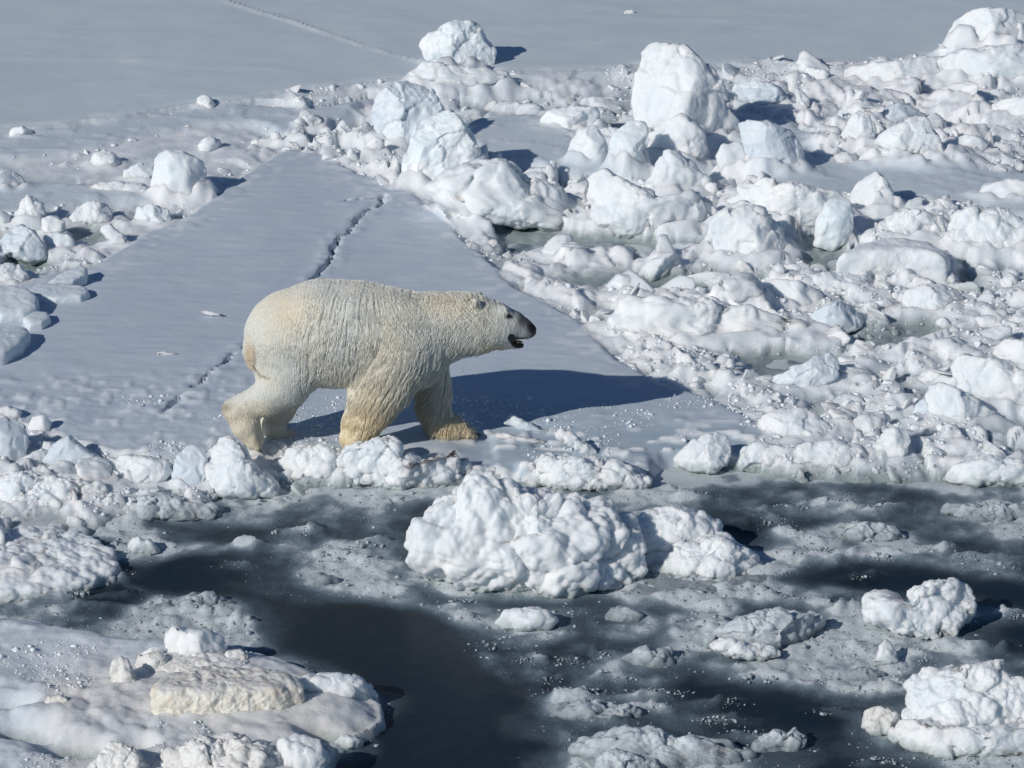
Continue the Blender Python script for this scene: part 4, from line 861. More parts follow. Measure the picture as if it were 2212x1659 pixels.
# the larger ones are things of their own
def plate(i):
    V, F = chunk(4, 500+i, 0.06, 7, 0.03); return V*np.array([1.35, 1.0, 0.42]), F
T3 = [mesh_np('ice_chunk', *(plate(i) if i%2 == 0 else chunk(4, 500+i, 0.35, 7+i%5, 0.10)), SNOW if i % 4 else BLUE) for i in range(12)]
MARKS = [((2150, 350), 'the right end of the smooth lane'), ((1990, 770), 'the grey open brash at right'), ((1880, 850), 'the broken plates in the right brash'), ((2170, 930), 'the right edge above the waterline'),((1450, 240), 'the tall white pinnacle'), ((990, 130), 'the lone blue-white boulder'), ((2150, 80), 'the top right corner boulder'), ((955, 330), 'the upright bluish block at the floe tip'),
 ((890, 250), 'the tilted grainy slab'), ((385, 385), 'the upright blue-faced slab'), ((225, 350), 'the pointed snow mound at left'), ((15, 400), 'the boulder cut by the left edge'), ((60, 465), 'the stack of knobs at left'),
 ((190, 470), 'the row of rounded lumps at left'), ((325, 470), 'the leaning pale lump at left'), ((1110, 430), 'the long sloping snow mass'), ((1265, 320), 'the leaning pale block'), ((1360, 315), 'the faceted blue-white block'),
 ((1465, 385), 'the ribbed pointed boulder'), ((1620, 520), 'the large smooth round boulder'), ((1720, 440), 'the snow mass behind the round boulder'), ((1880, 430), 'the peaked boulder'), ((1930, 565), 'the tabular white block'),
 ((2150, 500), 'the knobbly mass behind the tabular block'), ((1990, 310), 'the bright white pyramid'), ((2100, 310), 'the oval boulder right of the pyramid'), ((1640, 320), 'the grey inclined slab'), ((1540, 700), 'the knobbly snow bank'),
 ((1715, 645), 'the two-toned boulder'), ((2020, 655), 'the grey-flanked boulder'), ((1800, 690), 'the angular grey block'), ((2190, 765), 'the bright block at the right edge'), ((1730, 810), 'the overhanging greenish slab'),
 ((2080, 885), 'the long inclined block'), ((2150, 840), 'the pinkish-white bank'), ((1520, 980), 'the pointed corner boulder'), ((1710, 925), 'the broad grey-sided boulder'), ((1930, 965), 'the square-topped lump'),
 ((2140, 1020), 'the wide waterline bank'), ((510, 1010), 'the boulder before the hind paw'), ((870, 1000), 'the mass before the fore paw'), ((290, 1030), 'the elongated white block'), ((150, 970), 'the triangular grey slab'),
 ((1270, 1020), 'the low snow ridge by the floe'), ((1650, 200), 'the shaded ribbed block'), ((1930, 150), 'the white slab ridge'), ((1250, 190), 'the far margin of the rubble'), ((600, 290), 'the far left tip of the floe')]
cnt = {}
rank = ('nearest it', 'second nearest it', 'third nearest it', 'fourth nearest it', 'fifth nearest it', 'sixth nearest it', 'seventh nearest it', 'eighth nearest it', 'ninth nearest it', 'tenth nearest it', 'eleventh nearest it', 'twelfth nearest it')
items = []
for k in bigi:
    u, v = proj(*P[k]); dd = [math.hypot(u-m_[0][0], (v-m_[0][1])*2) for m_ in MARKS]; b_ = int(np.argmin(dd)); m_ = MARKS[b_]
    du, dv = u-m_[0][0], (v-m_[0][1])*1.6
    side_ = ('right of ' if du > 0 else 'left of ') if abs(du) > abs(dv) else ('in front of ' if dv > 0 else 'behind ')
    items.append((dd[b_], k, side_+m_[1], m_[1]))
for d_, k, ph, mk in sorted(items):
    ti = rs.randint(12); n_ = cnt.get(ph, 0); cnt[ph] = n_+1
    lab = ('pale blue' if ti % 4 == 0 else 'white')+' loose ice chunk '+ph+', '+rank[min(n_, 11)]
    if len(lab.split()) > 16: lab = lab.replace(' loose ice chunk', ' chunk').replace(' nearest it', ' nearest')
    o = link('ice_chunk', T3[ti], lab, 'ice chunk', 'loose ice chunks in the pack ice', loc=P[k]+np.array([0, 0, 0.12*s[k]]))
    kx = s[k]*rs.uniform(0.85, 1.25)
    o.scale = (kx*rs.uniform(.9, 1.3), kx, kx*rs.uniform(.8, 1.1)); o.rotation_euler = (rs.normal(0, .55), rs.normal(0, .55), rs.uniform(0, 6.28))
# crumbs on the slush and along the waterline
x, y = scatter_px(60000, -40, 2260, 1040, 1690)
d_, k_, z_ = sea_state(x, y)
g_, _, rg = ground(x, y)
cl = vn2(x*2.2, y*1.8, 310)*0.6+vn2(x*7, y*6, 311)*0.6
ok = (g_ < -0.05) & (d_*0.9+cl > 1.36) & (k_ < 0.5)
x, y, z_, d_ = x[ok], y[ok], z_[ok], d_[ok]
s = power(len(x), 0.003, 0.03, 2.2)
P2 = np.stack([x, y, z_-0.15*s], 1)
m = s > 0.014
strew('slush_lumps', P2[m], s[m], T1, CRUMB, 'small wet ice lumps floating in the grey slush')
strew('slush_grains', P2[~m][:6000], s[~m][:6000], [ico(1)], SLUSH, 'fine ice grains floating in the grey slush')
# frothy clumps in the slush
cp = []; cs = []
for cu_, cv_, ru_, rv_ in CL:
    n_ = int(ru_*rv_*0.18)
    uu = cu_+rs.normal(0, ru_*0.55, n_); vv = cv_+rs.normal(0, rv_*0.6, n_)
    w0 = np.exp(-(((uu-cu_)/ru_)**2+((vv-cv_)/rv_)**2))
    p = at(uu, vv, 0.0); g_ = 0.045*w0*rs.uniform(0.3, 1, n_)*(ru_/60)**.5
    s_ = np.minimum(power(n_, 0.004, 0.028, 2.0), 0.010+0.024*w0)
    p[:, 2] = g_-0.1*s_; cp.append(p); cs.append(s_)
for fx_, fy_, rx_, ry_ in FOOT:                     # crumbs gathered round every floating block
    n_ = int(30*(rx_+ry_)); a_ = rs.uniform(0, 2*np.pi, n_); r_ = 0.92+np.abs(rs.normal(0, 0.13, n_))
    p = np.stack([fx_+np.cos(a_)*rx_*r_, fy_+np.sin(a_)*ry_*r_, np.zeros(n_)], 1); s_ = power(n_, 0.004, 0.025, 2.0); cp.append(p); cs.append(s_)
cp = np.concatenate(cp); cs = np.concatenate(cs)
hh, _, _ = ground(cp[:, 0], cp[:, 1]); cp[:, 2] = np.maximum(cp[:, 2], np.where(hh > 0, hh, -1))
strew('slush_clumps', cp, cs, [chunk(1, 600+i, 0.25, 7) for i in range(10)], CRUMB, 'frothy clumps of wet ice crumbs floating in the slush')
# crumbs on the shelf
x, y = scatter_px(9000, -40, 830, 1330, 1690)
g_, _, rg = ground(x, y); u_, v_ = proj(x, y, 0.1)
ok = (rg == 2) & (vn2(x*2, y*1.5, 320) > 0.55) & (v_ > 1400) & (vn2(x*6, y*5, 321) > 0.5)
x, y, g_ = x[ok], y[ok], g_[ok]; s = power(len(x), 0.004, 0.035, 2.2)
strew('shelf_crumbs', np.stack([x, y, g_+0.1*s], 1), s, T1, BITS, 'white snow crumbs on the lower left shelf')
# crumbs on the front of the floe
x, y = scatter_px(5000, 250, 1640, 860, 1010)
g_, _, rg = ground(x, y)
ok = (rg == 1) & (vn2(x*3, y*2.5, 330) > 0.62)
x, y, g_ = x[ok], y[ok], g_[ok]; s = power(len(x), 0.004, 0.03, 2.0)
strew('floe_crumbs', np.stack([x, y, g_+0.1*s], 1), s, T1, BITS, 'white ice crumbs on the wet near edge of the floe')
# ------------------------------------------------------------------ snow drifted against the feet of the blocks, then the ground itself
S_COL = np.concatenate([-edge[::-1], np.linspace(-1, 1, 540), edge]); NC = len(S_COL)
GH = gh.reshape(-1, NC); GX = gx.reshape(-1, NC); GY = gy.reshape(-1, NC); GC = gc.reshape(-1, NC, 3); GR = gr.reshape(-1, NC)
def drift(x, y, rx, ry, top, wid, seed):
    sc_ = 0.152*min(max(y, 19), 60)+1.3; m_ = 1+wid*2.2
    i0, i1 = np.searchsorted(ys, [y-ry*m_, y+ry*m_]); j0, j1 = np.searchsorted(S_COL, [(x-rx*m_)/sc_, (x+rx*m_)/sc_])
    if i1 <= i0 or j1 <= j0: return
    s_ = (slice(i0, i1), slice(j0, j1))
    X, Y = GX[s_], GY[s_]
    r = np.sqrt(((X-x)/rx)**2+((Y-y)/ry)**2)
    if rx > 0.15: r = r+0.30*fbm2(X*4+seed, Y*4, 3, 51)
    w = np.exp(-(np.clip(r-0.8, 0, None)/wid)**2)
    ok = (GR[s_] == 0) & (GH[s_] > 0.035)
    t = top*w*(0.75+0.5*vn2(X*9, Y*9, 52))
    GH[s_] = np.where(ok, np.maximum(GH[s_], GH[s_]*(1-w)+np.maximum(t, GH[s_]*w)), GH[s_])
    GC[s_] = np.where((ok & (w > 0.1))[..., None], GC[s_]+(np.array((0.87, 0.895, 0.91))-GC[s_])*(0.6*w)[..., None], GC[s_])
for k, (x_, y_, rx_, ry_, t_) in enumerate(FEET): drift(x_, y_, rx_, ry_, t_, 0.45, k)
for k in range(len(RUB_P)):
    if RUB_S[k] > 0.03: drift(RUB_P[k, 0], RUB_P[k, 1], RUB_S[k]*1.1, RUB_S[k]*1.1, RUB_P[k, 2]+0.12*RUB_S[k], 0.6, 0)
GV = np.stack([gx, gy, gh], 1)
fr_ = gr[gF[:, 0]]
zmax = gh[gF].max(1)
for rid, nm, mt in ((0, 'pack_ice', TERR), (1, 'ice_floe', FLOEM), (2, 'snow_shelf', TERR), (3, 'snow_plain', FLOEM)):
    sel = gF[(fr_ == rid) & (zmax > -0.12)]
    used, inv = np.unique(sel, return_inverse=True)
    me = mesh_np(nm, GV[used], inv.reshape(sel.shape), mt, col=gc[used])
    link(nm, me, kind='structure', label={0: 'jumbled white pack ice between the floes', 1: 'smooth grey ice floe under the bear with a crack across it',
         2: 'snowy ice shelf at the lower left edge of the dark water', 3: 'flat snow covered ice beyond the rubble'}[rid])

# ------------------------------------------------------------------ the polar bear
YB = float(at(850, 955, 0.12)[1])
SB = float(np.linalg.norm(at(850, 800, 0.5)-C0)*PX)       # metres per photo unit at the bear
BO = np.array([at(850, 955, 0.12)[0], YB, 0.12])
def bp(u, v, dy=0.0): return at_y(u, v, YB+dy)-BO
PR = []          # (a, b, ra, rb, ky, k)
def chain(pts, ky=1.0, k=0.05):
    for a, b in zip(pts[:-1], pts[1:]):
        PR.append((bp(*a[:3]), bp(*b[:3]), a[3]*SB, b[3]*SB, ky, k))
# trunk, neck, head
chain([(634, 728, 0, 103), (700, 719, 0, 110), (770, 720, 0, 108), (840, 729, 0, 104), (885, 734, 0, 95)], 0.80, 0.08)
chain([(885, 730, 0, 91), (945, 705, 0, 66), (1000, 699, 0, 60), (1040, 701, 0, 55)], 0.80, 0.10)
chain([(1040, 701, 0, 55), (1070, 703, 0, 46), (1084, 706, 0, 39)], 0.92, 0.05)
chain([(1084, 698, 0, 35), (1108, 701, 0, 28), (1130, 710, 0, 21), (1144, 715, 0, 14.5)], 0.95, 0.03)
chain([(1062, 728, 0, 27), (1090, 740, 0, 15), (1112, 745, 0, 8), (1126, 746, 0, 6)], 1.0, 0.02)
chain([(1143, 709, 0, 11), (1148, 711, 0, 9)], 1.0, 0.012)
# ears
chain([(1030, 660, -0.115, 9), (1027, 652, -0.13, 7)], 0.8, 0.025)
chain([(1036, 650, 0.08, 9), (1034, 638, 0.09, 7)], 0.8, 0.02)
# brow and cheek
chain([(1088, 676, -0.06, 15), (1098, 680, -0.05, 10)], 0.9, 0.03); chain([(1088, 676, 0.06, 15), (1098, 680, 0.05, 10)], 0.9, 0.03)
chain([(1058, 718, -0.07, 26), (1050, 725, -0.06, 24)], 0.8, 0.05)
# near foreleg
chain([(866, 735, -0.10, 80), (846, 778, -0.15, 72), (826, 826, -0.17, 62), (806, 868, -0.19, 52)], 0.62, 0.07)
chain([(806, 868, -0.19, 51), (783, 912, -0.19, 39), (766, 944, -0.19, 30)], 0.72, 0.05)
chain([(766, 950, -0.19, 28), (795, 970, -0.20, 18)], 1.2, 0.04)
# far foreleg
chain([(915, 760, 0.12, 55), (933, 825, 0.17, 34), (936, 868, 0.18, 31)], 0.7, 0.05)
chain([(936, 868, 0.18, 30), (945, 900, 0.18, 28), (955, 920, 0.18, 25)], 0.85, 0.04)
chain([(950, 920, 0.18, 24), (985, 925, 0.18, 19), (1000, 929, 0.18, 15)], 1.5, 0.04)
for j, (du, dv, dd) in enumerate(((22, 2, -0.075), (27, 3, -0.04), (29, 2, 0.0), (27, 0, 0.04), (20, -2, 0.075))):
    chain([(990, 928, 0.18+dd*0.8, 10), (988+du, 927+dv+9-6, 0.18+dd, 7.5), (994+du, 932+dv, 0.18+dd, 6)], 1.0, 0.012)
# near hind leg
chain([(630, 752, -0.12, 84), (625, 800, -0.15, 60), (612, 832, -0.17, 47)], 0.66, 0.07)
chain([(614, 832, -0.17, 46), (575, 860, -0.18, 36), (535, 878, -0.18, 29), (505, 884, -0.18, 23)], 0.75, 0.05)
chain([(512, 890, -0.18, 27), (530, 918, -0.18, 30), (548, 948, -0.19, 23)], 1.05, 0.035)
for dd in (-0.07, -0.035, 0.0, 0.035, 0.07):
    chain([(545, 940, -0.19+dd*0.8, 11), (556, 966, -0.19+dd, 8)], 1.0, 0.012)
# far hind leg
chain([(640, 765, 0.12, 74), (625, 835, 0.16, 42), (602, 880, 0.17, 32), (590, 912, 0.17, 26)], 0.7, 0.05)
chain([(590, 920, 0.17, 27), (600, 938, 0.17, 20), (625, 942, 0.17, 14)], 1.4, 0.03)
# buttock and tail
chain([(588, 762, -0.07, 58), (598, 792, -0.10, 50)], 0.75, 0.05)
chain([(546, 738, -0.04, 14), (539, 762, -0.07, 12), (542, 790, -0.09, 8)], 1.0, 0.012)
CUT = [(bp(1152, 738, 0), bp(1109, 734, 0), 6.5*SB, 2.5*SB, 0.3, 0.01),
       (bp(1146, 740, -0.01), bp(1128, 738, -0.01), 5.5*SB, 4*SB, 0.4, 0.01)]
def sd_prim(X, Y, Z, a, b, ra, rb, ky):
    ax, ay, az = a[0], a[1]/ky, a[2]; e = np.array([b[0]-a[0], (b[1]-a[1])/ky, b[2]-a[2]])
    px, py, pz = X-ax, Y/ky-ay, Z-az
    t = np.clip((px*e[0]+py*e[1]+pz*e[2])/(e@e+1e-12), 0, 1)
    return np.sqrt((px-e[0]*t)**2+(py-e[1]*t)**2+(pz-e[2]*t)**2)-(ra+(rb-ra)*t)
VH = 0.0075
lo = np.min([np.minimum(p[0], p[1])-max(p[2], p[3])*max(1, p[4]) for p in PR], 0)-0.06
hi = np.max([np.maximum(p[0], p[1])+max(p[2], p[3])*max(1, p[4]) for p in PR], 0)+0.06
dims = np.ceil((hi-lo)/VH).astype(int)+1
xs = (lo[0]+VH*np.arange(dims[0])).astype(np.float32); ysb = (lo[1]+VH*np.arange(dims[1])).astype(np.float32); zs = (lo[2]+VH*np.arange(dims[2])).astype(np.float32)
Fd = np.full(dims, 1.0, np.float32)
def sub(a, b, r, ky, m):
    l = np.minimum(a, b)-np.array([r, r*ky, r])-m; h_ = np.maximum(a, b)+np.array([r, r*ky, r])+m
    i0 = np.clip(((l-lo)/VH).astype(int), 0, dims); i1 = np.clip(((h_-lo)/VH).astype(int)+2, 0, dims)
    return tuple(slice(i, j) for i, j in zip(i0, i1))
for a, b, ra, rb, ky, k in PR:
    s_ = sub(a, b, max(ra, rb), max(ky, 1), k*1.5+0.02)
    X, Y, Z = xs[s_[0]][:, None, None], ysb[s_[1]][None, :, None], zs[s_[2]][None, None, :]
    d = sd_prim(X, Y, Z, a, b, ra, rb, ky)
    f = Fd[s_]; h_ = np.clip(0.5+0.5*(f-d)/k, 0, 1)
    Fd[s_] = f*(1-h_)+d*h_-k*h_*(1-h_)
for a, b, ra, rb, ky, k in CUT:
    s_ = sub(a, b, max(ra, rb)+0.02, 8, 0.03)
    X, Y, Z = xs[s_[0]][:, None, None], ysb[s_[1]][None, :, None], zs[s_[2]][None, None, :]
    d = -sd_prim(X, Y*ky*0.5, Z, a*np.array([1, ky*0.5, 1]), b*np.array([1, ky*0.5, 1]), ra, rb, 1.0)
    f = Fd[s_]; Fd[s_] = np.maximum(f, d)
def surface_nets(F, lo, h):
    S_ = F < 0
    nx, ny, nz = F.shape
    c = np.zeros((nx-1, ny-1, nz-1), np.int8)
    for i in (0, 1):
        for j in (0, 1):
            for k in (0, 1): c += S_[i:nx-1+i, j:ny-1+j, k:nz-1+k]
    act = (c > 0) & (c < 8)
    I, J, K = np.nonzero(act); idx = np.full(act.shape, -1, np.int64); idx[I, J, K] = np.arange(len(I))
    acc = np.zeros((len(I), 3)); cnt = np.zeros(len(I))
    cor = [(0, 0, 0), (1, 0, 0), (0, 1, 0), (1, 1, 0), (0, 0, 1), (1, 0, 1), (0, 1, 1), (1, 1, 1)]
    for p in range(8):
        for ax in range(3):
            if cor[p][ax]: continue
            q = list(cor[p]); q[ax] = 1
            f0 = F[I+cor[p][0], J+cor[p][1], K+cor[p][2]]; f1 = F[I+q[0], J+q[1], K+q[2]]
            m = (f0 < 0) != (f1 < 0)
            t = np.where(m, f0/(f0-f1+1e-20), 0)
            pt = np.tile(np.array(cor[p], float), (len(I), 1)); pt[:, ax] = t
            acc += np.where(m[:, None], pt, 0); cnt += m
    V = (np.stack([I, J, K], 1)+acc/cnt[:, None])*h+lo
    Q = []
    for ax in range(3):
        sl0 = [slice(1, -1)]*3; sl0[ax] = slice(0, F.shape[ax]-1)
        s0 = S_[tuple(sl0)]; sl1 = list(sl0); sl1[ax] = slice(1, F.shape[ax]); s1 = S_[tuple(sl1)]
        for flip, m in ((False, s0 & ~s1), (True, ~s0 & s1)):
            a, b, c_ = np.nonzero(m)
            ijk = [a, b, c_]
            for t in range(3):
                if t != ax: ijk[t] = ijk[t]+1
            o1, o2 = [(1, 2), (2, 0), (0, 1)][ax]
            def g(d1, d2):
                q = [x.copy() for x in ijk]; q[o1] = q[o1]-d1; q[o2] = q[o2]-d2
                return idx[q[0], q[1], q[2]]
            quad = np.stack([g(1, 1), g(0, 1), g(0, 0), g(1, 0)], 1)
            Q.append(quad[:, ::-1] if flip else quad)
    return V, np.concatenate(Q)
BV, BF = surface_nets(Fd, lo, VH)
def qnormals(V, F):
    n = np.cross(V[F[:, 2]]-V[F[:, 0]], V[F[:, 3]]-V[F[:, 1]]); o = np.zeros_like(V)
    for k in range(4):
        for c in range(3): o[:, c] += np.bincount(F[:, k], n[:, c], len(V))
    return o/(np.linalg.norm(o, axis=1)[:, None]+1e-12)
E = np.concatenate([BF[:, [0, 1]], BF[:, [1, 2]], BF[:, [2, 3]], BF[:, [3, 0]]])
deg = np.bincount(E[:, 0], minlength=len(BV))+np.bincount(E[:, 1], minlength=len(BV))
def lap(V):
    o = np.zeros_like(V)
    for c in range(3): o[:, c] = np.bincount(E[:, 0], V[E[:, 1], c], len(V))+np.bincount(E[:, 1], V[E[:, 0], c], len(V))
    return o/np.maximum(deg, 1)[:, None]
for i in range(3): BV = BV+0.5*(lap(BV)-BV)
for i in range(1): BV = BV-0.3*(lap(BV)-BV)
BN = qnormals(BV, BF)
W_ = BV+BO
bu, bv = proj(W_[:, 0], W_[:, 1], W_[:, 2])
side = BV[:, 1]                                   # negative = the near side
# ---- how the coat lies: lean of the locks, and how deep the furrows are
def coat(u, v):
    lean = 0.12+0.34*sstep(740, 900, u)*sstep(640, 800, v)-0.20*sstep(900, 1000, u)
    lean = lean+0.15*sstep(800, 900, v)*sstep(700, 760, u)
    amp = sstep(600, 690, u)*(1-0.75*sstep(1035, 1080, u))
    amp = amp*(1-0.8*sstep(800, 870, v)*sstep(700, 660, u))
    amp = amp*(1-0.55*sstep(650, 612, v))
    amp = np.where(v > 890, amp*0.7, amp)
    return lean, amp
lean, famp = coat(bu, bv)
q = BV*1.0
wx = q[:, 0]+0.022*fbm3(q, 4, 2, 701)+0.005*fbm3(q, 22, 2, 702)
wz = q[:, 2]
ca, sa = np.cos(lean), np.sin(lean)
pa = wx*ca-wz*sa; al = wx*sa+wz*ca
def furrow(pa, al, y, sc, ln, seed):
    n = vn3(pa/sc, al/ln, y/ln*0.8, seed); return 1-np.abs(2*n-1)
fy = q[:, 1]
ph1 = pa/0.031+1.5*(vn3(pa/0.13, al/0.36, fy/0.3, 711)*2-1)+0.30*(vn3(pa/0.04, al/0.14, fy/0.1, 712)*2-1)
r1 = 1-np.abs(np.sin(np.pi*ph1))
r2 = furrow(pa+3, al, fy, 0.022, 0.16, 715)
brk = sstep(0.15, 0.55, vn3(pa/0.05, al/0.16, fy/0.1, 716))
dsp = -0.013*brk*(np.clip(r1-0.45, 0, 1)/0.55)**1.5 - 0.006*(np.clip(r2-0.6, 0, 1)/0.4)**1.3 + 0.005
dsp = dsp*famp*(0.55+0.8*vn3(q[:, 0]*5, q[:, 1]*5, q[:, 2]*5, 713))
dsp += 0.010*fbm3(q, 5, 3, 714)*sstep(1080, 1040, bu)
tuft = sstep(750, 850, bv)*sstep(1000, 900, bu)
BV2 = BV+BN*dsp[:, None]
# ---- colours of the coat and bare skin, some leg and crease shade painted in
cream = np.array((0.74, 0.71, 0.605)); yel = np.array((0.80, 0.675, 0.45)); gry = np.array((0.67, 0.68, 0.64)); ora = np.array((0.60, 0.42, 0.22))
col = np.tile(cream, (len(BV), 1))
def blend(c, m): 
    global col
    m = np.clip(m, 0, 1)[:, None]; col = col*(1-m)+np.array(c)*m
def spot(u, v, ru, rv, p=1.0): return np.exp(-(((bu-u)/ru)**2+((bv-v)/rv)**2)**p)
nz = fbm3(q, 4, 4, 720)
blend(gry, 0.45+0.5*sstep(-0.3, 0.3, nz))
blend(yel, 0.75*spot(800, 890, 60, 75)+0.3*nz*spot(800, 890, 80, 90))
blend(yel, 0.85*sstep(855, 925, bv)*sstep(700, 740, bu)+0.25*spot(930, 870, 60, 60))
blend((0.42, 0.36, 0.26), 0.7*spot(918, 860, 26, 45)*(side > 0.05))  # shade on the inner far foreleg, painted into the coat
blend(yel, 0.55*spot(620, 680, 50, 60)); blend(yel, 0.5*spot(1075, 752, 30, 12)); blend(ora, 0.55*spot(1075, 758, 24, 8))
blend(yel, 0.45*spot(960, 660, 70, 30)+0.35*spot(835, 760, 60, 70))
blend(ora, 0.75*spot(538, 768, 9, 30)); blend((0.34, 0.26, 0.16), 0.75*spot(549, 774, 3.5, 22)+0.6*(dline(bu, bv, [(546, 790), (562, 812), (580, 818)])[0] < 2.5))  # orange tail hair; the crease shade beside and below it is painted
blend(yel, 0.55*sstep(850, 900, bv)*sstep(620, 560, bu)); blend((0.30, 0.25, 0.18), 0.8*spot(488, 880, 14, 10)+0.5*spot(553, 958, 8, 16))
blend((0.36, 0.32, 0.26), 0.5*sstep(560, 600, bu)*sstep(860, 900, bv)*(side > 0.03)*sstep(700, 660, bu))  # shade of the far hind leg, put into its colour
blend((0.60, 0.60, 0.53), 0.5*spot(1060, 700, 40, 40))
# groove darkness painted into the furrows to deepen them
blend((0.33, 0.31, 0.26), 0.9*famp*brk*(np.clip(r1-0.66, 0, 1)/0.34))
# muzzle
mz = np.clip((bu-1092)/40, 0, 1)
top = sstep(12, -8, bv-(688+(bu-1092)*0.42))
blend((0.30, 0.31, 0.31), 0.7*sstep(1104, 1128, bu+0.25*(bv-700))*(bv < 735))
blend((0.075, 0.08, 0.085), 0.88*sstep(1104, 1130, bu)*top)
blend((0.12, 0.13, 0.14), 0.6*spot(1110, 673, 11, 5))
blend((0.055, 0.055, 0.06), 0.85*sstep(1138, 1150, bu))
blend((0.02, 0.02, 0.022), spot(1150, 709, 11, 12, 2))
blend((0.025, 0.022, 0.022), 0.97*(dline(bu, bv, [(1104, 729), (1112, 742), (1126, 746), (1134, 750)])[0] < 8))
blend((0.04, 0.035, 0.035), 0.9*(dline(bu, bv, [(1106, 730), (1125, 733), (1150, 733)])[0] < 4))
blend((0.05, 0.05, 0.05), 0.9*spot(1100, 684, 9, 6, 2))
blend((0.42, 0.36, 0.30), 0.5*spot(1031, 655, 4, 4))
def fur_mat(name, hair=False):
    m, t, b = base_mat(name)
    a = N(t, 'ShaderNodeAttribute', attribute_name='Col').outputs['Color']
    b.inputs['Roughness'].default_value = 0.55; b.inputs['Specular IOR Level'].default_value = 0.25
    if not hair:
        tc = N(t, 'ShaderNodeTexCoord').outputs['Object']
        mp = N(t, 'ShaderNodeMapping'); mp.inputs['Scale'].default_value = (110, 60, 18); mp.inputs['Rotation'].default_value = (0, R(-18), 0); t.links.new(tc, mp.inputs['Vector'])
        n1 = noise(t, mp.outputs[0], 1.0, 3, 0.6)
        mp2 = N(t, 'ShaderNodeMapping'); mp2.inputs['Scale'].default_value = (55, 40, 12); mp2.inputs['Rotation'].default_value = (0, R(-14), 0); t.links.new(tc, mp2.inputs['Vector'])
        n2 = noise(t, mp2.outputs[0], 1.0, 3, 0.6)
        c = mix(t, 0.5, a, ramp(t, n1, [(0.3, (0.72, 0.72, 0.70)), (0.6, (1.08, 1.08, 1.08))]), 'MULTIPLY')
        t.links.new(c, b.inputs['Base Color']); bump(t, b, [n2, n1], [0.010, 0.005])
    else:
        t.links.new(a, b.inputs['Base Color'])
    return m
FUR = fur_mat('wet_cream_fur'); HAIR = fur_mat('guard_hair', True)
bear = bpy.data.objects.new('polar_bear', None); COL.objects.link(bear); bear.location = BO
bear['label'] = 'cream-coloured wet polar bear striding right across the ice floe with its mouth open'; bear['category'] = 'polar bear'
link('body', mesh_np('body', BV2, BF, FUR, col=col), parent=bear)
# ---- eye, nose, tongue, teeth, claws
def plain(name, c, rough=0.3, spec=0.5):
    m, t, b = base_mat(name); b.inputs['Base Color'].default_value = (*c, 1); b.inputs['Roughness'].default_value = rough; b.inputs['Specular IOR Level'].default_value = spec
    return m
BLACK = plain('wet_black', (0.012, 0.012, 0.014), 0.25); PINK = plain('tongue_pink', (0.42, 0.20, 0.14), 0.35); TOOTH = plain('tooth', (0.62, 0.50, 0.34), 0.4); CLAW = plain('claw', (0.05, 0.04, 0.035), 0.35)
def nearest(u, v, far=False):
    d = np.hypot(bu-u, bv-v); k = np.where(d < 4)[0]
    return BV2[k[np.argmin(BV2[k, 1])]] if not far else BV2[k[np.argmax(BV2[k, 1])]]
def blob(name, c, r, mat, sc=(1, 1, 1), rot=(0, 0, 0)):
    V, F = ico(3); o = link(name, mesh_np(name, V*r*np.array(sc), F, mat), parent=bear); o.location = c; o.rotation_euler = rot; return o
e_ = nearest(1101, 684); blob('eye', e_+np.array([0, 0.004, 0]), 0.016, BLACK, (1.2, 0.8, 0.85))
e2 = e_.copy(); e2[1] = -e_[1]; blob('eye', e2-np.array([0, 0.004, 0]), 0.0125, BLACK, (1.15, 0.8, 0.8))
blob('nose', bp(1149, 710, 0), 0.030, BLACK, (0.75, 0.95, 0.95), (0, 0.5, 0))
blob('tongue', bp(1120, 738.5, 0.0), 0.026, PINK, (1.2, 0.7, 0.5), (0, 0.15, 0))
for u, v, dy, up in ((1127, 739, -0.022, 1), (1140, 734, -0.026, -1), (1118, 738, -0.03, 1), (1127, 739, 0.022, 1), (1140, 734, 0.026, -1)):
    bm = bmesh.new(); bmesh.ops.create_cone(bm, segments=8, radius1=0.006, radius2=0.001, depth=0.022, cap_ends=True)
    me = bpy.data.meshes.new('tooth'); bm.to_mesh(me); bm.free(); me.materials.append(TOOTH)
    o = link('tooth', me, parent=bear); o.location = bp(u, v, dy); o.rotation_euler = (0 if up > 0 else math.pi, 0.15, 0)
def claw(c, ang):
    bm = bmesh.new(); bmesh.ops.create_cone(bm, segments=8, radius1=0.010, radius2=0.002, depth=0.065, cap_ends=True)
    me = bpy.data.meshes.new('claw'); bm.to_mesh(me); bm.free(); me.materials.append(CLAW)
    o = link('claw', me, parent=bear); o.location = c; o.rotation_euler = (0, ang, 0)
for (du, dv, dd) in ((22, 2, -0.075), (27, 3, -0.04), (29, 2, 0.0), (27, 0, 0.04), (20, -2, 0.075)):
    claw(bp(1003+du, 935+dv, 0.18+dd), 2.0)
for dd in (-0.07, -0.035, 0.0, 0.035, 0.07): claw(bp(561, 973, -0.19+dd), 2.5)
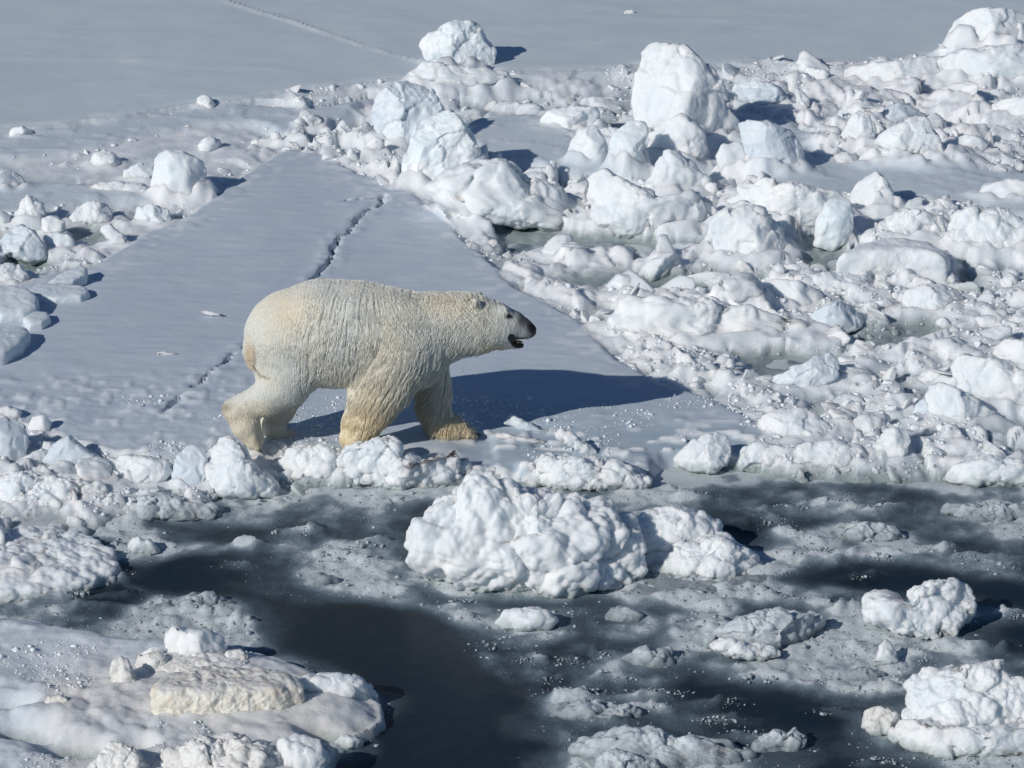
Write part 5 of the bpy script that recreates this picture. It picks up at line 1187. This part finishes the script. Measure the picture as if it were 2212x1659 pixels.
# ---- guard hair
rh = np.random.RandomState(9)
tri = np.concatenate([BF[:, [0, 1, 2]], BF[:, [0, 2, 3]]])
ta = np.linalg.norm(np.cross(BV2[tri[:, 1]]-BV2[tri[:, 0]], BV2[tri[:, 2]]-BV2[tri[:, 0]]), axis=1)
NH = 90000
k = rh.choice(len(tri), NH, p=ta/ta.sum()); r1_, r2_ = rh.uniform(size=(2, NH)); fl_ = r1_+r2_ > 1; r1_[fl_] = 1-r1_[fl_]; r2_[fl_] = 1-r2_[fl_]
A_, B_, C_ = (BV2[tri[k, i]] for i in range(3))
root = A_+(B_-A_)*r1_[:, None]+(C_-A_)*r2_[:, None]
nrm = BN[tri[k, 0]]; hc = col[tri[k, 0]]; hu, hv = bu[tri[k, 0]], bv[tri[k, 0]]
keep = (hu < 1088) & (root[:, 2] > -0.01) & (hc.mean(1) > 0.2); root, nrm, hc, hu, hv = root[keep], nrm[keep], hc[keep], hu[keep], hv[keep]
ln_, _a = coat(hu, hv)
flow = np.stack([-np.sin(ln_+0.12), 0*ln_, -np.cos(ln_+0.12)], 1)
nk = sstep(930, 1010, hu)[:, None]; flow = flow*(1-0.45*nk)+np.array([-0.6, 0, -0.3])*nk*0.6
bk = sstep(650, 615, hv)[:, None]; flow = flow*(1-bk)+np.array([-1.0, 0, -0.15])*bk
q4 = root*1.0
fd = np.stack([fbm3(q4, 7, 2, 731), fbm3(q4, 7, 2, 732), fbm3(q4, 7, 2, 733)], 1)*0.30+np.stack([fbm3(q4, 34, 1, 734), fbm3(q4, 34, 1, 735), fbm3(q4, 34, 1, 736)], 1)*0.35
flow = flow+fd; flow -= nrm*(flow*nrm).sum(1)[:, None]; flow /= np.linalg.norm(flow, axis=1)[:, None]+1e-9
L_ = (0.024+0.018*rh.uniform(size=len(root)))*(0.55+0.6*sstep(600, 700, hu))*(1-0.6*sstep(1030, 1085, hu))
L_ = L_*(1-0.25*sstep(900, 860, hu))
L_ = L_*(1+0.8*sstep(745, 775, hv)*sstep(930, 960, hu))
L_ = L_*(1+1.1*sstep(780, 830, hv)*sstep(690, 760, hu))
L_ = L_*(1-0.65*sstep(908, 925, hv))
lift = (0.08+0.22*rh.uniform(size=len(root)))[:, None]
pts = []
for t_ in (0.0, 0.35, 0.7, 1.0):
    pts.append(root-nrm*0.003*(t_ == 0)+(flow*t_+nrm*lift*t_*(1-0.55*t_)+np.array([0, 0, -0.25])*t_*t_)*L_[:, None])
pts = np.stack(pts, 1)
hcv = bpy.data.hair_curves.new('fur'); hcv.add_curves([4]*len(root))
hcv.points.foreach_set('position', pts.astype(np.float32).ravel())
ra_ = hcv.attributes.get('radius') or hcv.attributes.new('radius', 'FLOAT', 'POINT')
ra_.data.foreach_set('value', np.tile(np.array([0.0016, 0.0015, 0.0011, 0.0003], np.float32), len(root)))
ca_ = hcv.attributes.new('Col', 'FLOAT_COLOR', 'CURVE')
cc = np.ones((len(root), 4), np.float32); cc[:, :3] = np.clip(hc*(0.85+0.35*rh.uniform(size=(len(root), 1))), 0, 1); ca_.data.foreach_set('color', cc.ravel())
hcv.materials.append(HAIR)
ho = bpy.data.objects.new('fur', hcv); COL.objects.link(ho); ho.parent = bear

# ---- drops of water thrown up by the paws
rd = np.random.RandomState(4); dp = []
for cu_, cv_, su_, sv_, n_, dy_ in ((985, 850, 22, 40, 130, 0.1), (660, 915, 45, 22, 240, 0.0), (1000, 910, 25, 14, 60, 0.1), (545, 790, 20, 25, 45, -0.1), (470, 870, 30, 25, 40, -0.2), (380, 880, 30, 12, 40, 0.0)):
    uu = cu_+rd.normal(0, su_, n_); vv = cv_+rd.normal(0, sv_, n_); p = at_y(uu, vv, YB+dy_+rd.normal(0, 0.12, n_)); dp.append(p)
dp = np.concatenate(dp); dp = dp[dp[:, 2] > 0.13]
strew('water_spray', dp, rd.uniform(0.0012, 0.0035, len(dp)), [ico(1)], CRUMB, 'fine water drops thrown up round the paws of the bear')
